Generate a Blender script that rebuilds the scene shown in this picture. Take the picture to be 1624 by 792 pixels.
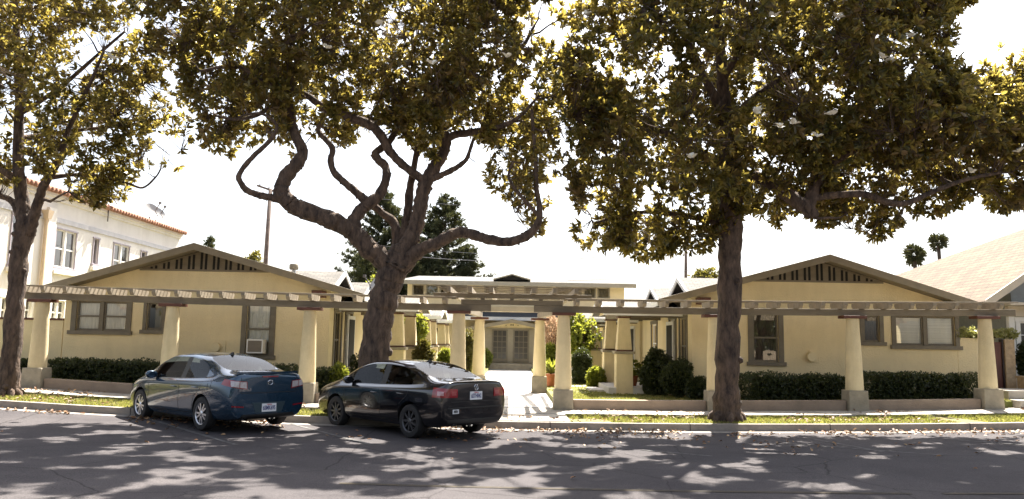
import bpy, bmesh, math, random
import numpy as np
from mathutils import Vector, Matrix
from mathutils.bvhtree import BVHTree
R = math.radians
random.seed(7); NR = np.random.RandomState(11)
sc = bpy.context.scene
for o in list(bpy.data.objects): bpy.data.objects.remove(o)
COL = sc.collection

# ------------------------------------------------------------------ camera
F, CX, CY, H = 1240.0, 812.0, 396.0, 1.9
PITCH, ROLL = math.atan(145.0 / F), 0.018
cam = bpy.data.cameras.new('camera'); camo = bpy.data.objects.new('camera', cam); COL.objects.link(camo)
cam.sensor_width = 36; cam.lens = 36 * F / 1624; cam.clip_end = 2000; cam.clip_start = .05
fwd = Vector((0, math.cos(PITCH), math.sin(PITCH)))
rt0 = Vector((1, 0, 0)); up0 = rt0.cross(fwd)
rt = rt0 * math.cos(ROLL) + up0 * math.sin(ROLL); up = up0 * math.cos(ROLL) - rt0 * math.sin(ROLL)
M = Matrix((rt, up, -fwd)).transposed().to_4x4(); M.translation = (0, 0, H)
camo.matrix_world = M
sc.camera = camo
def at(px, py, Y):
    """where the sight line through a photo pixel meets the upright plane y = Y"""
    d = rt * ((px - CX) / F) + up * ((CY - py) / F) + fwd
    t = Y / d.y
    return Vector((d.x * t, Y, H + d.z * t))

# ------------------------------------------------------------------ light
SUN_EL, SUN_AZ = R(57), R(20)
w = bpy.data.worlds.new('World'); sc.world = w; w.use_nodes = True
nt = w.node_tree; bg = nt.nodes['Background']
sky = nt.nodes.new('ShaderNodeTexSky'); sky.sky_type = 'NISHITA'; sky.sun_disc = False
sky.sun_elevation = SUN_EL; sky.sun_rotation = SUN_AZ; sky.air_density = 1.0; sky.dust_density = 4.0; sky.ozone_density = 1.0
hs = nt.nodes.new('ShaderNodeHueSaturation'); hs.inputs['Saturation'].default_value = .55
nt.links.new(sky.outputs[0], hs.inputs['Color']); nt.links.new(hs.outputs[0], bg.inputs['Color'])
bg.inputs['Strength'].default_value = .07
sl = bpy.data.lights.new('sun', 'SUN'); sl.energy = 5.0; sl.angle = R(.53); sl.color = (1, .94, .84)
so = bpy.data.objects.new('sun', sl); COL.objects.link(so)
sdir = Vector((math.sin(SUN_AZ) * math.cos(SUN_EL), math.cos(SUN_AZ) * math.cos(SUN_EL), math.sin(SUN_EL)))
so.rotation_euler = sdir.to_track_quat('Z', 'Y').to_euler(); so.location = (0, 30, 40)
sc.view_settings.view_transform = 'Standard'; sc.view_settings.look = 'None'; sc.view_settings.gamma = 1
sc.view_settings.exposure = 2.28
sc.render.engine = 'CYCLES'
sc.cycles.max_bounces = 8; sc.cycles.transparent_max_bounces = 12

def gz(x):
    k = .0021 if x < 0 else .0014; x = min(abs(x), 20.0); return k * x * x

# ------------------------------------------------------------------ materials
def newmat(name):
    m = bpy.data.materials.new(name); m.use_nodes = True
    n = m.node_tree.nodes; return m, n, m.node_tree.links, n['Principled BSDF']
MATS = {}
def mat(name, col, rough=.8, var=.12, scale=3.0, bump=0, bscale=60, metal=0, spec=.5, col2=None, detail=6, coat=0, stretch=None, streak=0):
    if name in MATS: return MATS[name]
    m, n, L, p = newmat(name)
    p.inputs['Roughness'].default_value = rough; p.inputs['Metallic'].default_value = metal
    p.inputs['Specular IOR Level'].default_value = spec
    if coat: p.inputs['Coat Weight'].default_value = coat; p.inputs['Coat Roughness'].default_value = .04
    tc = n.new('ShaderNodeTexCoord'); src = tc.outputs['Object']
    if stretch:
        mp = n.new('ShaderNodeMapping'); mp.inputs['Scale'].default_value = stretch; L.new(src, mp.inputs[0]); src = mp.outputs[0]
    if var or col2:
        nz = n.new('ShaderNodeTexNoise'); nz.inputs['Scale'].default_value = scale; nz.inputs['Detail'].default_value = detail; nz.inputs['Roughness'].default_value = .65
        L.new(src, nz.inputs['Vector'])
        cr = n.new('ShaderNodeValToRGB'); L.new(nz.outputs['Fac'], cr.inputs[0])
        a = col2 if col2 else tuple(c * (1 - var) for c in col)
        b = col if col2 else tuple(min(1, c * (1 + var)) for c in col)
        cr.color_ramp.elements[0].position = .35; cr.color_ramp.elements[1].position = .65
        cr.color_ramp.elements[0].color = (*a, 1); cr.color_ramp.elements[1].color = (*b, 1)
        src2 = cr.outputs[0]
        if streak:   # rain streaks and grime with a shape of their own
            mp2 = n.new('ShaderNodeMapping'); mp2.inputs['Scale'].default_value = (.9, .9, .22); L.new(tc.outputs['Object'], mp2.inputs[0])
            n2 = n.new('ShaderNodeTexNoise'); n2.inputs['Scale'].default_value = 1.4; n2.inputs['Detail'].default_value = 7; n2.inputs['Roughness'].default_value = .7; L.new(mp2.outputs[0], n2.inputs['Vector'])
            c2 = n.new('ShaderNodeValToRGB'); c2.color_ramp.elements[0].position = .38; c2.color_ramp.elements[0].color = (1 - streak, 1 - streak * 1.1, 1 - streak * 1.25, 1); c2.color_ramp.elements[1].position = .56; c2.color_ramp.elements[1].color = (1, 1, 1, 1); L.new(n2.outputs['Fac'], c2.inputs[0])
            mm = n.new('ShaderNodeMix'); mm.data_type = 'RGBA'; mm.blend_type = 'MULTIPLY'; mm.inputs['Factor'].default_value = 1; L.new(src2, mm.inputs['A']); L.new(c2.outputs[0], mm.inputs['B']); src2 = mm.outputs['Result']
        L.new(src2, p.inputs['Base Color'])
    else: p.inputs['Base Color'].default_value = (*col, 1)
    if bump:
        bz = n.new('ShaderNodeTexNoise'); bz.inputs['Scale'].default_value = bscale; bz.inputs['Detail'].default_value = 8
        L.new(src, bz.inputs['Vector'])
        bp = n.new('ShaderNodeBump'); bp.inputs['Strength'].default_value = bump; bp.inputs['Distance'].default_value = .05 if bump >= 1 else .02
        L.new(bz.outputs['Fac'], bp.inputs['Height']); L.new(bp.outputs[0], p.inputs['Normal'])
    MATS[name] = m; return m
def shingles(name, col, axis='x', rows=.14, wid=.3, var=.25):
    """courses of shingles laid along the given world axis"""
    m, n, L, p = newmat(name); p.inputs['Roughness'].default_value = .9
    tc = n.new('ShaderNodeTexCoord'); sp = n.new('ShaderNodeSeparateXYZ'); cb = n.new('ShaderNodeCombineXYZ')
    L.new(tc.outputs['Object'], sp.inputs[0])
    L.new(sp.outputs['X' if axis == 'x' else 'Y'], cb.inputs['X']); L.new(sp.outputs['Y' if axis == 'x' else 'X'], cb.inputs['Y'])
    br = n.new('ShaderNodeTexBrick'); L.new(cb.outputs[0], br.inputs['Vector'])
    br.inputs['Scale'].default_value = 1; br.inputs['Brick Width'].default_value = wid; br.inputs['Row Height'].default_value = rows
    br.inputs['Mortar Size'].default_value = .012; br.inputs['Mortar Smooth'].default_value = .3
    br.inputs['Color1'].default_value = (*[min(1, c * (1 + var)) for c in col], 1); br.inputs['Color2'].default_value = (*[c * (1 - var) for c in col], 1)
    br.inputs['Mortar'].default_value = (*[c * .35 for c in col], 1)
    nz = n.new('ShaderNodeTexNoise'); nz.inputs['Scale'].default_value = 1.3; nz.inputs['Detail'].default_value = 7; L.new(tc.outputs['Object'], nz.inputs['Vector'])
    mx = n.new('ShaderNodeMix'); mx.data_type = 'RGBA'; mx.blend_type = 'OVERLAY'; mx.inputs['Factor'].default_value = .5
    L.new(br.outputs['Color'], mx.inputs['A']); L.new(nz.outputs['Fac'], mx.inputs['B']); L.new(mx.outputs['Result'], p.inputs['Base Color'])
    bp = n.new('ShaderNodeBump'); bp.inputs['Strength'].default_value = .6; bp.inputs['Distance'].default_value = .02; bp.invert = True
    L.new(br.outputs['Fac'], bp.inputs['Height']); L.new(bp.outputs[0], p.inputs['Normal'])
    return m
def glassmat(name, tint, rough=.02, refl=.12, ior=1.5):
    m, n, L, p = newmat(name); n.remove(p)
    out = n['Material Output']; tr = n.new('ShaderNodeBsdfTransparent'); tr.inputs[0].default_value = (*tint, 1)
    gl = n.new('ShaderNodeBsdfGlossy'); gl.inputs['Roughness'].default_value = rough
    fr = n.new('ShaderNodeFresnel'); fr.inputs['IOR'].default_value = ior
    ad = n.new('ShaderNodeMath'); ad.operation = 'ADD'; ad.inputs[1].default_value = refl; ad.use_clamp = True
    mx = n.new('ShaderNodeMixShader'); L.new(fr.outputs[0], ad.inputs[0]); L.new(ad.outputs[0], mx.inputs[0])
    L.new(tr.outputs[0], mx.inputs[1]); L.new(gl.outputs[0], mx.inputs[2]); L.new(mx.outputs[0], out.inputs[0])
    return m
def leafmat(name, top, under, trans, tw=.4, rough=.35, rare=None, spec=.5):
    m, n, L, p = newmat(name)
    at_ = n.new('ShaderNodeAttribute'); at_.attribute_name = 'rnd'
    def ramp(cols):
        cr = n.new('ShaderNodeValToRGB'); L.new(at_.outputs['Fac'], cr.inputs[0]); e = cr.color_ramp.elements
        for i, (pos, c) in enumerate(cols):
            if i < 2: e[i].position = pos; e[i].color = (*c, 1)
            else: k = e.new(pos); k.color = (*c, 1)
        return cr
    t = ramp(top); u = ramp(under)
    g = n.new('ShaderNodeNewGeometry'); mx = n.new('ShaderNodeMix'); mx.data_type = 'RGBA'
    L.new(g.outputs['Backfacing'], mx.inputs['Factor']); L.new(t.outputs[0], mx.inputs['A']); L.new(u.outputs[0], mx.inputs['B'])
    L.new(mx.outputs['Result'], p.inputs['Base Color']); p.inputs['Roughness'].default_value = rough; p.inputs['Specular IOR Level'].default_value = spec
    tl = n.new('ShaderNodeBsdfTranslucent'); tr = ramp(trans); L.new(tr.outputs[0], tl.inputs[0])
    ms = n.new('ShaderNodeMixShader'); ms.inputs[0].default_value = tw
    L.new(p.outputs[0], ms.inputs[1]); L.new(tl.outputs[0], ms.inputs[2]); L.new(ms.outputs[0], n['Material Output'].inputs[0])
    return m

stucco = mat('yellow_stucco', (.77, .635, .385), .92, .06, .8, .9, 26, detail=9, streak=.07)
stucco_pale = mat('pale_stucco', (.72, .60, .37), .9, .06, 2.5, .5, 40, streak=.16)
stucco_white = mat('white_stucco', (.74, .70, .64), .9, .04, 1.5, .35, 30, streak=.08)
trim = mat('taupe_trim', (.155, .13, .09), .6, .12, 6, .15, 80)
beamm = mat('taupe_beam', (.175, .142, .095), .7, .2, 5, .3, 40, stretch=(.3, 1, 1))
rafm = mat('pale_beam', (.26, .215, .155), .75, .15, 5, .2, 40)
redcap = mat('red_brown_paint', (.105, .036, .02), .6, .15, 8)
white = mat('white_paint', (.78, .76, .72), .5, .04, 5)
fasciam = mat('grey_fascia', (.215, .178, .12), .65, .12, 4, .15, 60)
pedm = mat('pedestal_grey', (.30, .26, .19), .9, .18, 4, .5, 40)
conc = mat('concrete', (.36, .33, .285), .9, .14, 2.0, .35, 70)
pathc = mat('court_concrete', (.60, .57, .52), .9, .06, 1.5, .2, 70)
dark = mat('dark_void', (.012, .011, .010), .9, 0)
interior_dark = mat('room_dark', (.03, .025, .02), .9, 0)
roof_x = shingles('shingles_along_x', (.105, .095, .083), 'x')
roof_y = shingles('shingles_along_y', (.105, .095, .083), 'y')
roof_tan = shingles('tan_shingles', (.115, .074, .043), 'y', .16, .3, .22)
glass = glassmat('window_glass', (.94, .95, .93), .01, .13)
curtain_w = mat('white_curtain', (.86, .83, .76), .9, .16, 5, .4, 12, stretch=(9, 1, .6))
curtain_d = mat('dark_curtain', (.09, .07, .055), .9, .4, 4, .3, 12, stretch=(6, 1, .7))
blind = mat('white_blind', (.86, .83, .76), .8, .12, 6, .6, 30, stretch=(.05, 1, 8))
steel = mat('steel', (.5, .5, .5), .35, .1, 5, metal=.9)
terracotta = mat('terracotta', (.27, .09, .035), .85, .12, 8)
tilem = mat('terracotta_roof_tile', (.30, .15, .10), .85, .35, 6)

# ------------------------------------------------------------------ object helpers
WL = {}
def tag(o, label, cat, group=None, kind=None):
    if label: o['label'] = label
    if cat: o['category'] = cat
    if group: o['group'] = group
    if kind: o['kind'] = kind
    return o
def thing(name, label, cat, loc=(0, 0, 0), rotz=None, group=None):
    o = bpy.data.objects.new(name, None); o.empty_display_size = .2; COL.objects.link(o); o.location = loc
    tag(o, label, cat, group); WL[o.name] = Vector(loc) if rotz is None else Vector((0, 0, 0))
    if rotz is not None: o.rotation_euler = (0, 0, rotz)
    return o
class MB:
    def __init__(s, T=None): s.v = []; s.f = []; s.T = T
    def add(s, pts, faces):
        b = len(s.v); s.v += [Vector(s.T(*p)) if s.T else Vector(p) for p in pts]
        s.f += [tuple(b + i for i in f) for f in faces]; return s
    def hexa(s, p): return s.add(p, [(0, 3, 2, 1), (4, 5, 6, 7), (0, 1, 5, 4), (1, 2, 6, 5), (2, 3, 7, 6), (3, 0, 4, 7)])
    def box(s, x0, x1, y0, y1, z0, z1): return s.hexa([(x0, y0, z0), (x1, y0, z0), (x1, y1, z0), (x0, y1, z0), (x0, y0, z1), (x1, y0, z1), (x1, y1, z1), (x0, y1, z1)])
    def taper(s, cx, cy, z0, z1, a0, b0, a1, b1): return s.hexa([(cx - a0, cy - b0, z0), (cx + a0, cy - b0, z0), (cx + a0, cy + b0, z0), (cx - a0, cy + b0, z0), (cx - a1, cy - b1, z1), (cx + a1, cy - b1, z1), (cx + a1, cy + b1, z1), (cx - a1, cy + b1, z1)])
    def prism(s, poly, y0, y1):
        n = len(poly); pts = [(x, y0, z) for x, z in poly] + [(x, y1, z) for x, z in poly]
        return s.add(pts, [tuple(range(n)), tuple(range(2 * n - 1, n - 1, -1))] + [(i, i + n, (i + 1) % n + n, (i + 1) % n) for i in range(n)])
    def slab(s, p, t):
        """quad p (4 corners) with thickness t downwards"""
        return s.hexa([(a[0], a[1], a[2] - t) for a in p] + [tuple(a) for a in p])
    def tube(s, pts, rad, n=8, cap=True, wob=0, seed=0):
        P = [Vector(p) for p in pts]; m = len(P); rings = []
        prev = None; rr = random.Random(seed)
        for i, p in enumerate(P):
            d = (P[min(i + 1, m - 1)] - P[max(i - 1, 0)]).normalized()
            if prev is None: u = d.orthogonal().normalized()
            else: u = (prev - d * prev.dot(d)).normalized()
            prev = u; v = d.cross(u); r = rad[i] if isinstance(rad, (list, tuple)) else rad
            rings.append([p + (u * math.cos(a) + v * math.sin(a)) * r * (1 + wob * rr.uniform(-1, 1)) for a in [2 * math.pi * k / n for k in range(n)]])
        pts2 = [q for r_ in rings for q in r_]
        fc = [(i * n + k, i * n + (k + 1) % n, (i + 1) * n + (k + 1) % n, (i + 1) * n + k) for i in range(m - 1) for k in range(n)]
        if cap: fc += [tuple(range(n - 1, -1, -1)), tuple((m - 1) * n + k for k in range(n))]
        return s.add(pts2, fc)
    def lathe(s, c, prof, n=24, axis='z'):
        """prof: list of (r, h) about an axis through c"""
        pts = []
        for r, h in prof:
            for k in range(n):
                a = 2 * math.pi * k / n; u, v = r * math.cos(a), r * math.sin(a)
                pts.append((c[0] + u, c[1] + v, c[2] + h) if axis == 'z' else ((c[0] + u, c[1] + h, c[2] + v) if axis == 'y' else (c[0] + h, c[1] + u, c[2] + v)))
        m = len(prof)
        fc = [(i * n + k, i * n + (k + 1) % n, (i + 1) * n + (k + 1) % n, (i + 1) * n + k) for i in range(m - 1) for k in range(n)]
        fc += [tuple(range(n - 1, -1, -1)), tuple((m - 1) * n + k for k in range(n))]
        return s.add(pts, fc)
    def build(s, name, m, parent=None, smooth=False, bevel=0, label=None, fix=True, autos=False):
        me = bpy.data.meshes.new(name); off = WL.get(parent.name, Vector((0, 0, 0))) if parent else Vector((0, 0, 0))
        me.from_pydata([v - off for v in s.v], [], s.f)
        if fix:
            bm = bmesh.new(); bm.from_mesh(me); bmesh.ops.recalc_face_normals(bm, faces=bm.faces[:]); bm.to_mesh(me); bm.free()
        me.materials.append(m)
        if smooth: me.polygons.foreach_set('use_smooth', [True] * len(me.polygons))
        if autos: me.set_sharp_from_angle(angle=R(40))
        o = bpy.data.objects.new(name, me); COL.objects.link(o)
        if parent: o.parent = parent; WL[o.name] = off
        else: WL[o.name] = Vector((0, 0, 0))
        if bevel:
            b = o.modifiers.new('bevel', 'BEVEL'); b.width = bevel; b.segments = 2; b.limit_method = 'ANGLE'
        if label: o['label'] = label
        return o

# ------------------------------------------------------------------ ground
def strip(name, m, x0, x1, y0, y1, z, thick=0, n=60, kind='structure', x_bow=True, hump=None):
    b = MB(); xs = [x0 + (x1 - x0) * i / n for i in range(n + 1)]
    v = []; f = []
    for x in xs:
        g = gz(x)
        v += [(x, y0, z + g), (x, y1, z + g), (x, y0, z + g - thick - .0), (x, y1, z + g - thick)]
    for i in range(n):
        a = 4 * i; c = a + 4
        f.append((a, c, c + 1, a + 1))
        if thick: f += [(a + 2, c + 2, c, a), (a + 1, c + 1, c + 3, a + 3)]
    if thick: f += [(0, 1, 3, 2), (4 * n, 4 * n + 2, 4 * n + 3, 4 * n + 1)]
    b.add(v, f); o = b.build(name, m)
    if kind: o['kind'] = kind
    return o
def asphalt():
    m, n, L, p = newmat('asphalt'); p.inputs['Roughness'].default_value = .95; p.inputs['Specular IOR Level'].default_value = .15
    tc = n.new('ShaderNodeTexCoord')
    def nz(s, d=8):
        a = n.new('ShaderNodeTexNoise'); a.inputs['Scale'].default_value = s; a.inputs['Detail'].default_value = d; a.inputs['Roughness'].default_value = .7; L.new(tc.outputs['Object'], a.inputs['Vector']); return a
    a = nz(.35); b = nz(55); cr = n.new('ShaderNodeValToRGB'); L.new(a.outputs['Fac'], cr.inputs[0])
    cr.color_ramp.elements[0].color = (.042, .038, .041, 1); cr.color_ramp.elements[1].color = (.082, .074, .075, 1)
    cr.color_ramp.elements[0].position = .3; cr.color_ramp.elements[1].position = .7
    cr2 = n.new('ShaderNodeValToRGB'); L.new(b.outputs['Fac'], cr2.inputs[0]); cr2.color_ramp.elements[0].color = (.55, .55, .55, 1); cr2.color_ramp.elements[1].color = (1.5, 1.5, 1.5, 1)
    cr2.color_ramp.elements[0].position = .35; cr2.color_ramp.elements[1].position = .65
    mx = n.new('ShaderNodeMix'); mx.data_type = 'RGBA'; mx.blend_type = 'MULTIPLY'; mx.inputs['Factor'].default_value = 1
    L.new(cr.outputs[0], mx.inputs['A']); L.new(cr2.outputs[0], mx.inputs['B'])
    vo = n.new('ShaderNodeTexVoronoi'); vo.feature = 'DISTANCE_TO_EDGE'; vo.inputs['Scale'].default_value = .45
    wz = nz(1.5, 4); ma = n.new('ShaderNodeMix'); ma.data_type = 'VECTOR'; ma.inputs['Factor'].default_value = .12
    L.new(tc.outputs['Object'], ma.inputs['A']); L.new(wz.outputs['Color'], ma.inputs['B']); L.new(ma.outputs['Result'], vo.inputs['Vector'])
    ck = n.new('ShaderNodeValToRGB'); L.new(vo.outputs['Distance'], ck.inputs[0]); ck.color_ramp.elements[0].position = 0; ck.color_ramp.elements[0].color = (.45, .45, .45, 1); ck.color_ramp.elements[1].position = .006; ck.color_ramp.elements[1].color = (1, 1, 1, 1)
    m2 = n.new('ShaderNodeMix'); m2.data_type = 'RGBA'; m2.blend_type = 'MULTIPLY'; m2.inputs['Factor'].default_value = 1
    L.new(mx.outputs['Result'], m2.inputs['A']); L.new(ck.outputs[0], m2.inputs['B']); L.new(m2.outputs['Result'], p.inputs['Base Color'])
    bp = n.new('ShaderNodeBump'); bp.inputs['Strength'].default_value = .5; bp.inputs['Distance'].default_value = .01; L.new(b.outputs['Fac'], bp.inputs['Height']); L.new(bp.outputs[0], p.inputs['Normal'])
    return m
soil = mat('soil', (.16, .12, .075), .95, .3, 3, .6, 30)
turf = mat('turf_base', (.12, .12, .035), .95, .4, 4, .7, 25, col2=(.17, .13, .055))
KY = 17.35
g = MB().add([(-400, -300, -.06), (400, -300, -.06), (400, 900, -.06), (-400, 900, -.06)], [(0, 1, 2, 3)]).build('terrain', soil); g['kind'] = 'structure'
road = strip('road', asphalt(), -60, 60, -12, KY, 0, n=160)
strip('reflection_pavement', conc, -60, 60, -14, -12, .14, .2, n=100)  # unseen strip added behind the viewer for paintwork and glass to reflect
strip('gutter', mat('gutter_concrete', (.25, .225, .2), .9, .2, 2, .3, 60), -60, 60, KY - .34, KY, .004, n=160)
kerbm = mat('kerb_concrete', (.23, .20, .17), .9, .18, 3, .5, 50)
strip('kerb', kerbm, -60, 60, KY, KY + .16, .15, .2, n=160)
# kerb joints
b = MB()
for i in range(-9, 10):
    x = i * 3.05 + .9
    b.box(x - .008, x + .008, KY - .003, KY + .163, gz(x) - .01, gz(x) + .154)
tag(b.build('kerb_joint', dark), None, None, kind='structure')
strip('parkway_ground', turf, -60, -.0 - 1.35, KY + .16, 19.2, .145, n=120)
strip('parkway_ground', turf, 1.35, 60, KY + .16, 19.2, .145, n=120)
strip('pavement', conc, -60, 60, 19.2, 20.6, .18, .2, n=160)
strip('pavement', conc, -1.35, 1.35, KY + .16, 19.2, .165, .1, n=12)
b = MB()
for i in range(-16, 17):
    x = i * 1.52 + .1
    b.box(x - .006, x + .006, 19.2, 20.18, gz(x) + .10, gz(x) + .183)
tag(b.build('pavement_joint', mat('joint', (.12, .1, .09), .9, 0)), None, None, kind='structure')
strip('court_path', pathc, -1.22, 1.22, 20.6, 46.3, .205, .1, n=6)
b = MB()
for i in range(14):
    y = 21.3 + i * 1.8; b.box(-1.22, 1.22, y - .008, y + .008, .12, .208)
tag(b.build('path_joint', MATS['joint']), None, None, kind='structure')
lawnm = mat('lawn_base', (.13, .15, .035), .95, .35, 3, .7, 25, col2=(.22, .19, .06))
strip('lawn', lawnm, -40, -1.22, 20.57, 60, .34, .3, n=90)
strip('lawn', lawnm, 1.22, 40, 20.57, 60, .34, .3, n=90)
# cross path in the court, seen pale on the right
b = MB(); b.box(1.3, 5.0, 27.6, 28.6, .25, .36); tag(b.build('side_path', pathc), None, None, kind='structure')
b = MB(); b.box(-5.0, -1.3, 27.6, 28.6, .25, .36); tag(b.build('side_path', pathc), None, None, kind='structure')

# painted lines on the road
paintw = mat('worn_white_line', (.17, .165, .16), .85, .4, 9, col2=(.06, .056, .056), spec=.1)
painty = mat('worn_yellow_line', (.085, .070, .050), .9, .4, 9, col2=(.05, .046, .042), spec=.1)
def road_line(name, x0, y0, x1, y1, wd, m):
    d = Vector((x1 - x0, y1 - y0)); n_ = Vector((-d.y, d.x)).normalized() * wd / 2; b = MB(); v = []; f = []; k = 14
    for i in range(k + 1):
        p = Vector((x0, y0)) + d * i / k
        v += [(p.x + n_.x, p.y + n_.y, gz(p.x) + .006), (p.x - n_.x, p.y - n_.y, gz(p.x) + .006)]
    for i in range(k): f.append((2 * i, 2 * i + 1, 2 * i + 3, 2 * i + 2))
    o = b.add(v, f).build(name, m); o['kind'] = 'structure'; return o
def gat(px, py):  # ground point of the carriageway under a photo pixel
    Y = 15.0
    for _ in range(12):
        p = at(px, py, Y); Y *= (H - gz(p.x)) / max(.01, (H - p.z))
    return at(px, py, Y)
for (a, c) in (((445, 668), (590, 706)) , ((1018, 714), (1130, 724)), ((1240, 703), (1500, 723)), ((1500, 697), (1660, 709)), ((205, 655), (375, 706)), ((1290, 697), (1400, 717))):
    p = gat(*a); q = gat(*c); road_line('parking_line', p.x, p.y, q.x, q.y, .09, paintw)
road_line('centre_line', -2.2, 10.5, 5.2, 10.35, .1, painty)
road_line('centre_line', 5.6, 10.35, 30, 10.3, .1, painty)

# ------------------------------------------------------------------ windows and walls
def wall_face(b, u0, u1, w0, w1, holes, v0=0.0, depth=.14, topf=None):
    """a wall sheet in local (u, v, w); v is depth into the wall, holes get reveals"""
    us = sorted(set([u0, u1] + [h[0] for h in holes] + [h[1] for h in holes])); ws = sorted(set([w0, w1] + [h[2] for h in holes] + [h[3] for h in holes]))
    for i in range(len(us) - 1):
        for j in range(len(ws) - 1):
            cu, cw = (us[i] + us[i + 1]) / 2, (ws[j] + ws[j + 1]) / 2
            if any(h[0] < cu < h[1] and h[2] < cw < h[3] for h in holes): continue
            b.add([(us[i], v0, ws[j]), (us[i + 1], v0, ws[j]), (us[i + 1], v0, ws[j + 1]), (us[i], v0, ws[j + 1])], [(0, 1, 2, 3)])
    for (a, c, d, e) in holes:
        for q in (((a, d), (c, d)), ((c, d), (c, e)), ((c, e), (a, e)), ((a, e), (a, d))):
            b.add([(q[0][0], v0, q[0][1]), (q[1][0], v0, q[1][1]), (q[1][0], v0 + depth, q[1][1]), (q[0][0], v0 + depth, q[0][1])], [(0, 1, 2, 3)])
        b.add([(a, v0 + .55, d), (c, v0 + .55, d), (c, v0 + .55, e), (a, v0 + .55, e)], [(0, 1, 2, 3)])
def window(parent, T, u0, u1, w0, w1, casing=.13, cm=None, sashm=None, cur=None, panes=1, rail=True, sill=True, muntin=None, name='window', label=None, gl=None, cfrac=1.0):
    """casing around an opening, sashes, a pane of glass and a curtain behind; w = height"""
    cm = cm or trim; sashm = sashm or cm; b = MB(T); c = casing
    b.box(u0 - c, u0, -.035, .01, w0, w1 + .0); b.box(u1, u1 + c, -.035, .01, w0, w1)
    b.box(u0 - c - .03, u1 + c + .03, -.045, .01, w1, w1 + c)
    if sill: b.box(u0 - c - .05, u1 + c + .05, -.09, .01, w0 - .11, w0)
    f = b.build(name, cm, parent, bevel=.006, label=label)
    s = MB(T); n = panes; pw = (u1 - u0) / n; t = .045
    for k in range(n):
        a, e = u0 + k * pw, u0 + (k + 1) * pw
        if n > 1:
            if k < n - 1: s.box(e - .05, e + .05, .0, .09, w0, w1)
            if k > 0: a += .05
            if k < n - 1: e -= .05
        s.box(a, a + t, .04, .08, w0, w1); s.box(e - t, e, .04, .08, w0, w1)
        s.box(a + t, e - t, .04, .08, w0, w0 + t * 1.3); s.box(a + t, e - t, .04, .08, w1 - t, w1)
        if rail: s.box(a + t, e - t, .03, .085, (w0 + w1) / 2 - .025, (w0 + w1) / 2 + .025)
        if muntin:
            nu, nw = muntin
            for i in range(1, nu): x = a + t + (e - a - 2 * t) * i / nu; s.box(x - .012, x + .012, .045, .075, w0 + t * 1.3, w1 - t)
            for i in range(1, nw): z = w0 + (w1 - w0) * i / nw; s.box(a + t, e - t, .046, .074, z - .012, z + .012)
    s.build('sash', sashm, f)
    p = MB(T); p.add([(u0, .066, w0), (u1, .066, w0), (u1, .066, w1), (u0, .066, w1)], [(0, 1, 2, 3)]); p.build('pane', gl or glass, f, fix=False)
    if cur:
        q = MB(T); n_ = 26; pts = []; fc = []; wb = w1 - (w1 - w0) * cfrac
        for i in range(n_ + 1):
            u = u0 + (u1 - u0) * i / n_; v = .095 + .014 * math.sin(i * 1.9) + .012 * math.sin(i * .7)
            pts += [(u, v, wb), (u, v, w1)]
        for i in range(n_): fc.append((2 * i, 2 * i + 2, 2 * i + 3, 2 * i + 1))
        q.add(pts, fc).build('curtain', cur, f, smooth=True)
    return f

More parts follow.
